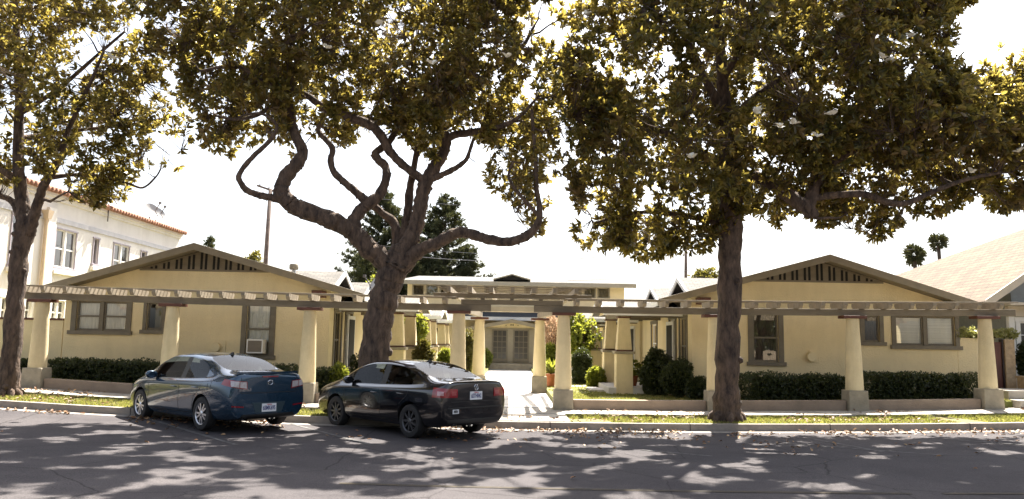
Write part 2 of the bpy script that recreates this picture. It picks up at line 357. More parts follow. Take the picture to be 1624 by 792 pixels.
# ------------------------------------------------------------------ bungalows of the court
YF = 22.8
def bungalow(s, y0, y1, label, front=None, dormer=None, porch=None, sidewins=(), yr0=None, peak=(9.0, 4.47)):
    """s = -1 left row, +1 right row; x measured from the court axis"""
    base = (s * 9.0, y0, .2); t = thing('bungalow', label, 'bungalow', base, group='bungalows around the court')
    xi, xo = 5.26, 12.95; ei, eo = 4.15, 13.4; px, pz = peak; ez = 3.12; yr0 = yr0 if yr0 is not None else y0 - .8; yr1 = y1 + .5
    def rz(x): return pz - (pz - ez) * ((px - x) / (px - ei) if x < px else (x - px) / (eo - px))
    # roof: two slabs, with a fascia board along the street-side rakes
    rb = MB()
    rb.slab([(s * ei, yr0, ez), (s * px, yr0, pz), (s * px, yr1, pz), (s * ei, yr1, ez)], .07)
    rb.slab([(s * px, yr0, pz), (s * eo, yr0, ez), (s * eo, yr1, ez), (s * px, yr1, pz)], .07)
    roof = rb.build('roof', roof_y, t)
    fb = MB(); fh = .2
    for (xa, xb) in ((ei, px), (px, eo)):
        za, zb = rz(xa), rz(xb); za += .03; zb += .03
        fb.hexa([(s * xa, yr0 - .035, za - fh), (s * xb, yr0 - .035, zb - fh), (s * xb, yr0 + .03, zb - fh), (s * xa, yr0 + .03, za - fh),
                 (s * xa, yr0 - .035, za), (s * xb, yr0 - .035, zb), (s * xb, yr0 + .03, zb), (s * xa, yr0 + .03, za)])
    fb.build('fascia', fasciam, roof, bevel=.006)
    for (ea, eb) in ((ei - .03, ei), (eo, eo + .03)):
        e2 = MB(); e2.box(*sorted((s * ea, s * eb)), yr0 + .05, yr1, ez - .17, ez - .01); e2.build('eave_board', white, roof)
    sf = MB(); sf.add([(s * ei, yr0 + .03, ez - .075), (s * px, yr0 + .03, pz - .075), (s * px, y0, pz - .075), (s * ei, y0, ez - .075)], [(0, 1, 2, 3)])
    sf.add([(s * px, yr0 + .03, pz - .075), (s * eo, yr0 + .03, ez - .075), (s * eo, y0, ez - .075), (s * px, y0, pz - .075)], [(0, 1, 2, 3)])
    sf.build('soffit', fasciam, roof)
    for k in range(12):   # shingle edge lumps along the rake keep the outline uneven
        pass
    # walls
    fr = front or []
    wz0 = .1; wz1 = 3.0; holes = []
    for q in fr: holes.append((q['u0'], q['u1'], q['w0'], q['w1']))
    wb = MB()
    lo, hi = (s * xi, s * xo) if s > 0 else (s * xo, s * xi)
    wall_face(MBP(wb, lambda u, v, w_: (u, y0 + v, w_)), lo, hi, wz0, wz1, holes)
    gp = [(lo, wz1), (hi, wz1)] + ([(s * xo, rz(xo) - .08)] if s > 0 else [(s * xi, rz(xi) - .08)]) + [(s * px, pz - .09)] + ([(s * xi, rz(xi) - .08)] if s > 0 else [(s * xo, rz(xo) - .08)])
    wb.add([(x, y0, z) for x, z in gp], [tuple(range(5))])
    sh = [(a, b_, c, d) for (a, b_, c, d) in sidewins]
    if s > 0: Ts = lambda u, v, w_: (xi + v, u, w_)
    else: Ts = lambda u, v, w_: (-xi - v, u, w_)
    wall_face(MBP(wb, Ts), y0, y1, wz0, 3.35, sh)
    wb.add([(s * xo, y0, wz0), (s * xo, y1, wz0), (s * xo, y1, 3.12), (s * xo, y0, 3.12)], [(0, 1, 2, 3)])
    wb.add([(s * xi, y1, wz0), (s * xo, y1, wz0), (s * xo, y1, 3.1), (s * px, y1, pz - .1), (s * xi, y1, 3.3)], [(0, 1, 2, 3, 4)])
    wall = wb.build('wall', stucco, t, fix=False)
    for q in fr:
        T = lambda u, v, w_: (u, y0 + v, w_)
        window(t, T, q['u0'], q['u1'], q['w0'], q['w1'], q.get('c', .13), cur=q.get('cur'), panes=q.get('n', 1), rail=q.get('rail', True), sashm=q.get('sm'), label=q.get('label'), cfrac=q.get('cf', 1))
    for (a, b_, c, d) in sh:
        window(t, Ts, a, b_, c, d, .12, cur=curtain_d, rail=True, sashm=white if (a > y0 + 2) else trim)
    if front is not None:
        # louvred vent in the gable: boards with pairs of dark slots, sitting proud of the stucco
        vb = 3.80; hw = (pz - .10 - vb) / ((pz - ez) / (px - ei)); hw2 = (pz - .10 - vb) / ((pz - ez) / (eo - px))
        v = MB(); v.prism([(s * px - s * hw, vb), (s * px + s * hw2, vb), (s * px, pz - .10)], y0 - .03, y0 - .002)
        vent = v.build('gable_vent', beamm, t)
        st = .362
        for k in range(-5, 6):
            for o_ in (-.065, .065):
                x = px + k * st + o_; top = rz(x) - .14
                if top > vb + .03: MB().box(*sorted((s * x - .034, s * x + .034)), y0 - .038, y0 - .028, vb + .012, top).build('slot', dark, vent)
        v = MB(); v.box(*sorted((s * (px - hw), s * (px + hw2))), y0 - .045, y0 - .002, vb - .045, vb); v.build('vent_ledge', fasciam, vent)
        for xx in (xi + .28, xo - .33):
            v = MB(); z = rz(xx) - .32; v.box(s * xx - .16, s * xx + .16, y0 - .5, y0 - .001, z - .14, z + .05); v.build('bracket', redcap, t, bevel=.01)
        # foundation band behind the hedge
    if dormer:
        yc, hwid = dormer, 1.53; xd = 6.45; dz = 4.40; db = 3.78
        d = MB(); xe = px
        d.slab([(s * (xd - .15), yc - hwid, db), (s * xe, yc - hwid, db), (s * xe, yc, dz), (s * (xd - .15), yc, dz)], .06)
        d.slab([(s * (xd - .15), yc, dz), (s * xe, yc, dz), (s * xe, yc + hwid, db), (s * (xd - .15), yc + hwid, db)], .06)
        dm = d.build('dormer', roof_x, t)
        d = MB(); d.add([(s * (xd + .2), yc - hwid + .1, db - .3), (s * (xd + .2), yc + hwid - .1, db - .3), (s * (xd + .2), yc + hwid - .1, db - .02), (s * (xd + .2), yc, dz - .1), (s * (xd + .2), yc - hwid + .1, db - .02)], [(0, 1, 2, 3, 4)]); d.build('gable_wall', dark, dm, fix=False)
        d = MB(); xf = xd - .18
        for (ya, za, yb, zb) in ((yc - hwid - .03, db + .02, yc, dz + .02), (yc, dz + .02, yc + hwid + .03, db + .02)):
            d.hexa([(s * xf, ya, za - .17), (s * (xf + .05), ya, za - .17), (s * (xf + .05), yb, zb - .17), (s * xf, yb, zb - .17), (s * xf, ya, za), (s * (xf + .05), ya, za), (s * (xf + .05), yb, zb), (s * xf, yb, zb)])
        d.build('barge_board', white, dm)
    if porch:
        pa, pb = porch; yc = (pa + pb) / 2; hwid = (pb - pa) / 2 + .45; rzp = 3.30; ezp = 2.87; x0 = 2.85; x1 = 6.6
        d = MB(); d.slab([(s * x0, yc - hwid, ezp), (s * x1, yc - hwid, ezp), (s * x1, yc, rzp), (s * x0, yc, rzp)], .07)
        d.slab([(s * x0, yc, rzp), (s * x1, yc, rzp), (s * x1, yc + hwid, ezp), (s * x0, yc + hwid, ezp)], .07)
        pr = d.build('porch_roof', roof_x, t)
        d = MB()
        for (ya, za, yb, zb) in ((yc - hwid - .02, ezp + .02, yc, rzp + .02), (yc, rzp + .02, yc + hwid + .02, ezp + .02)):
            xf = x0 - .04
            d.hexa([(s * xf, ya, za - .15), (s * x0, ya, za - .15), (s * x0, yb, zb - .15), (s * xf, yb, zb - .15), (s * xf, ya, za), (s * x0, ya, za), (s * x0, yb, zb), (s * xf, yb, zb)])
        d.box(*sorted((s * x0, s * 5.2)), yc - hwid - .03, yc - hwid + .0, ezp - .14, ezp - .005)
        d.build('barge_board', white, pr)
        d = MB(); d.add([(s * (x0 + .25), yc - hwid + .2, ezp - .05), (s * (x0 + .25), yc + hwid - .2, ezp - .05), (s * (x0 + .25), yc, rzp - .09)], [(0, 1, 2)]); d.build('gable_end', stucco_pale, pr, fix=False)
        d = MB(); d.box(*sorted((s * 3.33, s * 3.63)), pa - .35, pb + .35, 2.70, 2.86)
        d.box(*sorted((s * 3.64, s * 5.2)), pa - .09, pa + .09, 2.70, 2.83); d.box(*sorted((s * 3.64, s * 5.2)), pb - .09, pb + .09, 2.70, 2.83); d.build('porch_beam', beamm, t)
        for yy in (pa, pb):
            d = MB(); d.taper(s * 3.48, yy, .2, 1.57, .26, .26, .25, .25); pi = d.build('porch_pier', stucco_pale, t, bevel=.012)
            d = MB(); d.box(s * 3.48 - .31, s * 3.48 + .31, yy - .31, yy + .31, 1.57, 1.65); d.build('pier_cap', pedm, pi)
            for (za, zb, ww) in ((1.65, 1.69, .245), (2.66, 2.70, .2)): MB().taper(s * 3.48, yy, za, zb, ww, ww, ww, ww).build('pier_trim', redcap, pi)
            d = MB(); d.taper(s * 3.48, yy, 1.69, 2.66, .225, .225, .16, .16); d.build('tapered_post', stucco_pale, pi, bevel=.008)
        d = MB(); d.box(*sorted((s * 3.0, s * 5.24)), pa - .25, pb + .25, .25, .56); d.box(*sorted((s * 2.55, s * 3.0)), yc - .7, yc + .7, .25, .42); d.build('porch_floor', pathc, t, bevel=.01)
        d = MB(); z0 = .57
        d.box(*sorted((s * 5.20, s * 5.255)), yc - .55, yc + .55, .57, 2.62); dd = d.build('door', white, t)
        d = MB(); d.box(*sorted((s * 5.185, s * 5.198)), yc - .42, yc + .42, .75, 2.5); d.build('door_screen', interior_dark, dd)
    return t
class MBP:
    """adds to another builder through a local transform"""
    def __init__(s, b, T): s.b = b; s.T = T
    def add(s, pts, faces): s.b.add([s.T(*p) for p in pts], faces)

def pxw(x0, x1, zb, zt, **k):
    a = at(x0, 520, YF); c = at(x1, 520, YF)
    return dict(u0=a.x, u1=c.x, w0=zb, w1=zt, **k)
left_front = [pxw(120, 199.5, 1.98, 2.82, n=2, cur=curtain_w, c=.15),
              pxw(231.5, 256, 2.03, 2.82, cur=None, c=.1, rail=False),
              pxw(391, 428.5, 1.36, 2.86, cur=curtain_w, c=.15, cf=.74)]
right_front = [pxw(1194, 1234, 1.43, 2.82, cur=curtain_d, c=.15, sm=None),
               pxw(1370, 1394.5, 2.06, 2.82, cur=curtain_d, c=.12, rail=False),
               pxw(1420, 1514, 1.98, 2.82, n=2, cur=blind, c=.12, rail=False)]
sw = [(23.45, 24.35, 1.0, 2.68), (25.0, 25.9, 1.0, 2.68), (28.2, 29.2, 1.2, 2.6)]
sw2 = [(36.0, 37.0, 1.2, 2.6)]; sw3 = [(43.0, 44.0, 1.2, 2.6)]
BL = bungalow(-1, YF, 31.3, 'front yellow stucco bungalow with a window air conditioner, nearest the street behind the two cars', left_front, 29.6, (24.2, 27.3), sw)
BR = bungalow(1, YF, 31.3, 'front yellow stucco bungalow right of the court, behind the thick upright tree', right_front, 29.6, (24.2, 27.3), sw)
bungalow(-1, 32.0, 38.6, 'middle bungalow of the left row in the court, seen past the leaning tree', None, 35.3, (32.4, 34.9), sw2, 31.9)
bungalow(1, 32.0, 38.6, 'middle bungalow of the right row in the court, second small white gable', None, 35.3, (32.4, 34.9), sw2, 31.9)
bungalow(-1, 39.4, 45.0, 'rearmost bungalow of the left row, beside the two-storey building', None, None, (39.6, 42.0), sw3, 39.2)
bungalow(1, 39.4, 45.0, 'rearmost bungalow of the right row, beside the two-storey building', None, None, (39.6, 42.0), sw3, 39.2)
# yellow dark drapery in the small left window
# air conditioner in the left bungalow's window
ac0 = at(390, 560.5, YF - .3); ac1 = at(417.5, 538.5, YF - .3)
ac = thing('air_conditioner', 'white box air conditioner sticking out of the tall window of the left bungalow', 'air conditioner', (ac0.x, YF, ac0.z))
MB().box(ac0.x, ac1.x, YF - .3, YF + .03, ac0.z, ac1.z).build('case', white, ac, bevel=.012)
MB().box(ac0.x + .04, ac1.x - .04, YF - .306, YF - .3, ac0.z + .04, ac1.z - .04).build('grille', mat('grille_grey', (.16, .13, .1), .6, 0), ac)
b = MB()
for k in range(9):
    z = ac0.z + .055 + k * (ac1.z - ac0.z - .1) / 9; b.box(ac0.x + .045, ac1.x - .045, YF - .315, YF - .306, z, z + .009)
b.build('louvre', pedm, ac)
# small round wall vents
for px_, lab in ((344, 'round vent on the left bungalow wall above the hedge'), (1285, 'round vent on the right bungalow wall above the hedge')):
    c = at(px_, 551 if px_ < 800 else 566, YF)
    v = thing('wall_vent', lab, 'vent', (c.x, YF, c.z), group='round wall vents')
    MB().lathe((c.x, YF - .16, c.z), [(.13, 0), (.14, .03), (.14, .16)], 20, 'y').build('hood', stucco_pale, v, smooth=True, autos=True)
    MB().box(c.x - .04, c.x + .26, YF - .035, YF - .001, c.z - .17, c.z + .2).build('backplate', stucco, v, bevel=.01)
# downpipe/crack line on left facade
# garden walls either side
gw = thing('garden_wall', 'yellow stucco garden wall with red-brown coping left of the left bungalow', 'wall', (-15, YF, .3))
MB().box(-16.2, -13.0, YF + .05, YF + .25, .1, 2.26).build('wall_body', stucco, gw); MB().box(-16.25, -13.0, YF + .02, YF + .28, 2.26, 2.32).build('coping', redcap, gw)
gw2 = thing('garden_wall', 'short yellow stucco garden wall right of the right bungalow, beside the dark gate', 'wall', (13.3, YF, .3))
MB().box(12.97, 13.62, YF + .02, YF + .22, .1, 2.22).build('wall_body', stucco, gw2, bevel=.01)
gt = thing('gate', 'dark brown wooden garden gate between the stucco wall and a brown pillar', 'gate', (13.95, 23, .3))
MB().box(13.64, 14.3, YF + .1, YF + .15, .5, 2.12).build('gate_panel', mat('gate_wood', (.13, .05, .035), .6, .25, 5, stretch=(6, 1, .5)), gt)
MB().box(13.63, 13.67, YF + .05, YF + .2, .3, 2.2).box(14.28, 14.32, YF + .05, YF + .2, .3, 2.2).box(13.9, 13.94, YF + .07, YF + .098, .5, 2.12).build('gate_frame', mat('gate_dark', (.035, .02, .018), .5, 0), gt)
tanb = mat('tan_brick', (.42, .30, .18), .9, .2, 8, .6, 18)
pl = thing('gate_pillar', 'tan stucco pillar on the right side of the brown gate', 'pillar', (14.45, 22.9, .3))
MB().box(14.33, 14.62, YF + .0, YF + .3, .2, 2.2).build('pillar_body', tanb, pl, bevel=.01)
lw = thing('low_wall', 'low tan brick wall beside the right-hand steps', 'wall', (15.2, 22.2, .3))
MB().box(14.3, 18.5, 22.0, 22.3, .4, 1.12).build('wall_body', tanb, lw, bevel=.01)
MB().box(14.28, 18.5, 21.96, 22.34, 1.12, 1.18).build('coping', tanb, lw, bevel=.01)
st = thing('entry_steps', 'two concrete steps with pale treads at the far right of the pavement', 'steps', (14.8, 21, .2))
MB().box(13.05, 19, 20.25, 20.8, .35, .62).build('step', conc, st, bevel=.015); MB().box(13.1, 19, 20.8, 21.95, .35, .84).build('step', conc, st, bevel=.015)

# roof vent pipe and dish on left roof
c = at(466, 428, 27.5); v = thing('roof_vent', 'small grey metal roof vent on the left bungalow roof', 'vent', (c.x, 27.5, c.z))
MB().lathe((c.x, 27.5, c.z - .5), [(.08, 0), (.08, .5)], 12).build('pipe', steel, v, smooth=True, autos=True); MB().lathe((c.x, 27.5, c.z), [(.14, 0), (.16, .04), (.16, .16), (.13, .2)], 14).build('cap', pedm, v, smooth=True, autos=True)
def dish(px_, py, Y, r, lab, dirx=1, hd=.8):
    c = at(px_, py, Y); t = thing('satellite_dish', lab, 'satellite dish', (c.x, Y, c.z - .6), group='satellite dishes on the roofs')
    ax = Vector((dirx * .75, -.4, .45)).normalized(); u = ax.orthogonal().normalized(); v_ = ax.cross(u)
    pts = []; fc = []; n = 20
    for i in range(5):
        rr = r * i / 4
        for k in range(n):
            a = 2 * math.pi * k / n; pts.append(c + u * rr * math.cos(a) + v_ * rr * math.sin(a) + ax * (.25 * rr * rr / r))
    for i in range(4):
        for k in range(n): fc.append((i * n + k, i * n + (k + 1) % n, (i + 1) * n + (k + 1) % n, (i + 1) * n + k))
    b = MB(); b.add(pts, fc); b.build('reflector', mat('dish_grey', (.33, .32, .31), .5, .05, 4), t, smooth=True, fix=False)
    b = MB(); foc = c + ax * r * 1.5 + Vector((0, 0, .1)); b.tube([c - v_ * r * .9, c + ax * r * .7 - Vector((0, 0, .1)), foc], .02, 6); b.box(foc.x - .05, foc.x + .05, foc.y - .04, foc.y + .04, foc.z - .05, foc.z + .05); b.build('feed_arm', mat('arm_grey', (.12, .11, .11), .5, 0), t)
    b = MB(); b.tube([c - ax * .02, c - ax * .12 + Vector((0, 0, -.1)), c - ax * .12 + Vector((0, 0, -hd))], .025, 8); b.build('mast', MATS['arm_grey'], t)
dish(594, 452, 29.0, .3, 'pale satellite dish on the left bungalow roof beside the leaning tree trunk', -1, 1.0)
dish(176, 318, 31, .32, 'satellite dish on the white building, nearest the left tree, turned edge-on', 1)
dish(240, 337, 35.2, .42, 'larger satellite dish on the white building above the roof corner', 1)
dish(250, 341, 36.0, .36, 'satellite dish on the white building, at the far end of the roof', 1)

# ------------------------------------------------------------------ white two-storey building, left
def white_building():
    X = -16.4; y0, y1 = 22.0, 38.3; zt = 6.9
    t = thing('apartment_building', 'white two-storey stucco building with a terracotta tile roof edge, far left', 'building', (X - 5, 30, .3))
    T = lambda u, v, w_: (X - v, u, w_)
    def yy(px_): return X * 1240 / (px_ - 809)
    ups = [(yy(79.5), yy(112), 4.25, 5.62, 2), (yy(141), yy(148.5), 4.6, 5.6, 1), (yy(174), yy(198), 4.25, 5.6, 2), (yy(218), yy(226), 4.8, 5.55, 1), (yy(8), yy(21), 4.1, 5.75, 1)]
    lows = [(yy(40), yy(50), 2.25, 3.05, 1), (yy(82), yy(102), 2.2, 3.05, 2), (yy(2), yy(12), 2.2, 3.0, 1)]
    hs_ = [(a, b_, c, d) for (a, b_, c, d, n) in ups + lows]
    b = MB(); wall_face(MBP(b, T), y0, y1, 0, zt, hs_, depth=.16)
    b.add([(X, y1, 0), (X - 12, y1, 0), (X - 12, y1, zt), (X, y1, zt)], [(0, 1, 2, 3)]); b.add([(X, y0, 0), (X - 12, y0, 0), (X - 12, y0, zt), (X, y0, zt)], [(0, 3, 2, 1)])
    b.add([(X, y0, zt), (X, y1, zt), (X - 12, y1, zt), (X - 12, y0, zt)], [(0, 1, 2, 3)])
    b.build('wall', stucco_white, t, fix=False)
    wtrim = mat('window_lilac_trim', (.34, .30, .33), .6, .05, 4)
    for (a, b_, c, d, n) in ups: window(t, T, a, b_, c, d, .06, cm=wtrim, sashm=white if n > 1 else wtrim, cur=mat('grey_curtain', (.22, .2, .2), .9, .4, 3, stretch=(1, 6, .6)), panes=n, rail=n > 1)
    for (a, b_, c, d, n) in lows: window(t, T, a, b_, c, d, .09, cm=white, sashm=white, cur=curtain_d, panes=n, rail=True)
    for (a, b_, c, d, n) in ups:
        b = MB(T); b.box(a - .15, b_ + .15, -.13, 0.0, c - .26, c - .1); b.build('window_sill', stucco_white, t, bevel=.02)
    b = MB(T); b.box(y0, y1, -.05, 0, 5.84, 6.02); b.build('belt_course', mat('belt_grey', (.50, .49, .50), .9, .08, 4), t)
    b = MB(T); b.box(y0, y1, -.14, 0, 6.72, 6.84); b.box(y0, y1, -.07, 0, 6.6, 6.72); b.build('cornice', stucco_white, t)
    # tiles: two runs of half-round pantiles
    b = MB()
    n = int((y1 - y0 + .3) / .24)
    for k in range(n):
        y = y0 - .1 + k * .24
        b.tube([(X + .34, y, 6.87 + .006 * (k % 3)), (X + .02, y, 6.98), (X - .5, y, 7.15)], [.10, .105, .11], 7)
    b.build('tile_edge', tilem, t, smooth=True)
    b = MB(); b.slab([(X + .2, y0 - .1, 6.89), (X + .2, y1 + .1, 6.89), (X - .6, y1 + .1, 7.14), (X - .6, y0 - .1, 7.14)], .04); b.build('tile_bed', tilem, t)
    # downpipe with hopper
    yp = yy(58); b = MB(); b.tube([(X + .1, yp, .2), (X + .1, yp, 5.9)], .06, 8); b.taper(X + .13, yp, 5.85, 6.15, .08, .1, .13, .17); b.build('downpipe', mat('pipe_tan', (.62, .48, .33), .6, .1, 4), t, smooth=True, autos=True)
    b = MB(); b.box(X - .001, X + .1, yy(75), yy(62), 0, 6.3); b.build('pilaster', stucco_white, t)
white_building()

# ------------------------------------------------------------------ right neighbour house
def right_house():
    t = thing('neighbour_house', 'grey-blue sided house with a big tan shingle roof at the far right', 'house', (17, 26, .3))
    def P(x, y): return (x, y, 3.29 + .69 * (x - 13.75))
    b = MB(); top = [P(13.75, 22.6), P(19, 22.6), P(19, 22.9), P(13.75, 40.9)]
    b.add(top + [(p[0], p[1], p[2] - .08) for p in top], [(0, 1, 2, 3), (7, 6, 5, 4), (0, 4, 5, 1), (3, 7, 4, 0), (1, 5, 6, 2), (2, 6, 7, 3)])
    b.add([P(19, 22.6), (24.2, 22.6, 3.3), (24.2, 40, 3.3), P(19, 22.9)], [(0, 1, 2, 3)])
    b.add([P(19, 22.9), (24.2, 40, 3.3), P(13.75, 40.9)], [(0, 1, 2)])
    roof = b.build('roof', roof_tan, t)
    rake = mat('rake_board', (.55, .48, .38), .6, .06, 4)
    b = MB(); z0 = 3.32; z1 = 6.94
    b.hexa([(13.7, 22.54, z0 - .24), (19, 22.54, z1 - .24), (19, 22.6, z1 - .24), (13.7, 22.6, z0 - .24), (13.7, 22.54, z0), (19, 22.54, z1), (19, 22.6, z1), (13.7, 22.6, z0)]); b.build('rake', rake, roof)
    siding = mat('blue_grey_siding', (.20, .24, .25), .7, .1, 8, .5, 20, stretch=(.05, 1, 6))
    # recessed side wall with window, and the front wing
    b = MB()
    for k in range(22):
        z = .3 + k * .15; b.hexa([(14.2, 26.98, z), (17, 26.98, z), (17, 27.06, z), (14.2, 27.06, z), (14.2, 27.02, z + .15), (17, 27.02, z + .15), (17, 27.08, z + .15), (14.2, 27.08, z + .15)])
    b.build('side_wall', siding, t)
    b = MB()
    T = lambda u, v, w_: (u, 23.6 + v, w_)
    wall_face(MBP(b, T), 15.1, 22, .3, 3.6, [(15.32, 17.2, 1.55, 2.75)])
    b.add([(14.5, 23.6, 3.6), (22, 23.6, 3.6), (19, 23.6, 6.5)], [(0, 1, 2)]); b.add([(15.1, 23.6, .3), (15.1, 27, .3), (15.1, 27, 3.6), (15.1, 23.6, 3.6)], [(0, 3, 2, 1)])
    b.build('wall', mat('grey_wall', (.30, .31, .29), .8, .08, 6, .3, 20), t, fix=False)
    MB().box(14.9, 22, 23.45, 23.62, 2.9, 3.2).box(14.5, 22, 22.7, 23.6, 3.2, 3.28).build('porch_beam', rake, t)
    window(t, T, 15.32, 17.2, 1.55, 2.75, .14, cm=white, sashm=white, cur=curtain_d, panes=2, muntin=(3, 3), rail=False)
    MB().box(14.95, 15.12, 23.52, 23.66, .3, 2.9).build('corner_post', white, t)
    window(t, lambda u, v, w_: (u, 26.97 + v - .06, w_), 14.6, 15.9, 1.7, 2.8, .08, cm=siding, sashm=MATS['window_lilac_trim'], cur=blind, rail=False)
right_house()

# ------------------------------------------------------------------ building at the end of the court
def end_building():
    Y = 48.6; t = thing('two_storey_building', 'cream two-storey building with gabled entry closing the far end of the court', 'building', (0, Y, .2))
    s = 1240 / Y
    def X(px_): return at(px_, 500, Y).x
    def Z(px_, py): return at(px_, py, Y).z
    T = lambda u, v, w_: (u, Y + v, w_)
    zt, zb = Z(740, 467), Z(740, 453)
    wins = [(653.5, 671), (675, 693), (697, 716), (719, 738), (768, 787), (832, 851), (883, 901), (904, 922), (926, 944), (948, 966)]
    hol = [(X(a), X(b_), 4.62, 5.28) for a, b_ in wins]
    b = MB(); xa, xb = X(645), X(990)
    wall_face(MBP(b, T), xa, xb, .2, 5.5, hol)
    b.add([(xb, Y, .2), (xb, Y + 7, .2), (xb, Y + 7, 5.5), (xb, Y, 5.5)], [(0, 1, 2, 3)]); b.add([(xa, Y, .2), (xa, Y + 7, .2), (xa, Y + 7, 5.5), (xa, Y, 5.5)], [(0, 3, 2, 1)])
    b.build('wall', mat('cream_stucco', (.66, .57, .40), .9, .06, 2, .3, 40), t, fix=False)
    gt_ = mat('greyed_trim', (.30, .27, .22), .6, .08, 4)
    for i, (a, b_, c, d) in enumerate(hol):
        window(t, T, a, b_, c, d, .05, cm=gt_, sashm=gt_, cur=curtain_d if i in (0, 2, 4, 5) else mat('taupe_curtain', (.25, .22, .17), .9, .2, 3), rail=i in (4, 5), sill=False)
    roofl = shingles('pale_grey_shingles', (.105, .10, .092), 'x', .16, .4)
    b = MB(); e = Z(810, 449); b.slab([(xa - .6, Y - .8, e), (xb + .6, Y - .8, e), (xb + .1, Y + 3.2, e + .60), (xa + .3, Y + 3.2, e + .60)], .1)
    b.slab([(xa + .3, Y + 3.2, e + .60), (xb + .1, Y + 3.2, e + .60), (xb + .6, Y + 7.5, e), (xa - .6, Y + 7.5, e)], .1)
    rf = b.build('roof', roofl, t)
    b = MB(); b.box(xa - .62, xb + .62, Y - .86, Y - .8, e - .24, e + .01); b.build('fascia', gt_, rf)
    # little roof gable
    g0, g1 = X(782), X(840); gm = (g0 + g1) / 2
    b = MB(); b.slab([(g0, Y - .9, e + .18), (gm, Y - .9, e + .50), (gm, Y + 2, e + .50), (g0, Y + 2, e + .18)], .07); b.slab([(gm, Y - .9, e + .50), (g1, Y - .9, e + .18), (g1, Y + 2, e + .18), (gm, Y + 2, e + .50)], .07); rg = b.build('small_gable', gt_, rf)
    b = MB(); b.add([(g0 + .25, Y - .7, e + .12), (g1 - .25, Y - .7, e + .12), (gm, Y - .7, e + .42)], [(0, 1, 2)]); b.build('louvre', dark, rg)
    # lower roof skirt, blue grey, with white fascia
    blue = mat('blue_grey_roof', (.045, .05, .06), .8, .15, 5)
    b = MB(); b.slab([(xa - .4, Y - 1.2, 3.33), (xb + .4, Y - 1.2, 3.33), (xb + .4, Y, 3.85), (xa - .4, Y, 3.85)], .06); lr = b.build('lower_roof', blue, t)
    b = MB(); b.box(xa - .42, xb + .42, Y - 1.26, Y - 1.2, 3.12, 3.33); b.build('lower_fascia', white, lr)
    # entry: projecting porch with gable, doors
    Ye = 47.2; x0, x1 = at(738, 520, Ye).x, at(886, 520, Ye).x; xm = (x0 + x1) / 2; pz = at(812, 507, Ye - .5).z; ez = pz - .55
    b = MB(); b.slab([(x0, Ye - .6, ez), (xm, Ye - .6, pz), (xm, Y, pz), (x0, Y, ez)], .08); b.slab([(xm, Ye - .6, pz), (x1, Ye - .6, ez), (x1, Y, ez), (xm, Y, pz)], .08); er = b.build('entry_roof', roofl, t)
    b = MB()
    for (xa_, za, xb_, zb_) in ((x0, ez, xm, pz), (xm, pz, x1, ez)):
        b.hexa([(xa_, Ye - .66, za - .2), (xb_, Ye - .66, zb_ - .2), (xb_, Ye - .6, zb_ - .2), (xa_, Ye - .6, za - .2), (xa_, Ye - .66, za + .02), (xb_, Ye - .66, zb_ + .02), (xb_, Ye - .6, zb_ + .02), (xa_, Ye - .6, za + .02)])
    b.build('entry_fascia', fasciam, er)
    shade = mat('entry_taupe', (.30, .26, .19), .8, .08, 4)
    b = MB(); b.box(x0 + .7, x1 - .7, Ye, Y, .2, 2.72); b.prism([(x0 + .5, 2.72), (x1 - .5, 2.72), (xm, pz - .1)], Ye, Y - .1); en = b.build('entry_wall', stucco_pale, t)
    b = MB()
    for k in range(-4, 5):
        for o_ in (-.06, .06):
            x = xm + k * .42 + o_; top = pz - .25 - abs(x - xm) * .2
            if top - 2.75 > .08: b.box(x - .03, x + .03, Ye - .012, Ye - .002, 2.8, top)
    b.build('vent_slot', dark, en)
    b = MB(); b.box(x0 + .9, x1 - .9, Ye - .06, Ye - .002, .6, 2.66); ef = b.build('door_surround', shade, t)
    for (a, b_) in ((782, 803), (815.5, 837)):
        ua, ub = at(a, 550, Ye).x, at(b_, 550, Ye).x
        d = MB(); d.box(ua - .08, ub + .08, Ye - .1, Ye - .062, .62, 2.58); dr = d.build('door', trim, t)
        d = MB(); d.box(ua + .02, ub - .02, Ye - .108, Ye - .101, .85, 2.5); d.build('door_glass', mat('dark_glass', (.02, .02, .02), .15, 0), dr)
        d = MB()
        for i in range(1, 3): x = ua + (ub - ua) * i / 3; d.box(x - .015, x + .015, Ye - .118, Ye - .109, .85, 2.5)
        for i in range(1, 5): z = .85 + 1.65 * i / 5; d.box(ua + .02, ub - .02, Ye - .117, Ye - .1095, z - .015, z + .015)
        d.build('glazing_bar', trim, dr)
    b = MB(); b.box(at(772, 550, Ye).x - .7, at(848, 550, Ye).x + .7, 46.3, Ye, .2, .58); b.build('entry_step', pedm, t, bevel=.01)
    # ground floor flank walls with dark window panels
    b = MB()
    for (a, b_) in ((xa + .4, xa + 2.0), (xb - 2.0, xb - .4)): b.box(a, b_, Y - .03, Y - .002, 1.2, 2.6)
    b.build('ground_window', MATS['dark_glass'], t)
end_building()

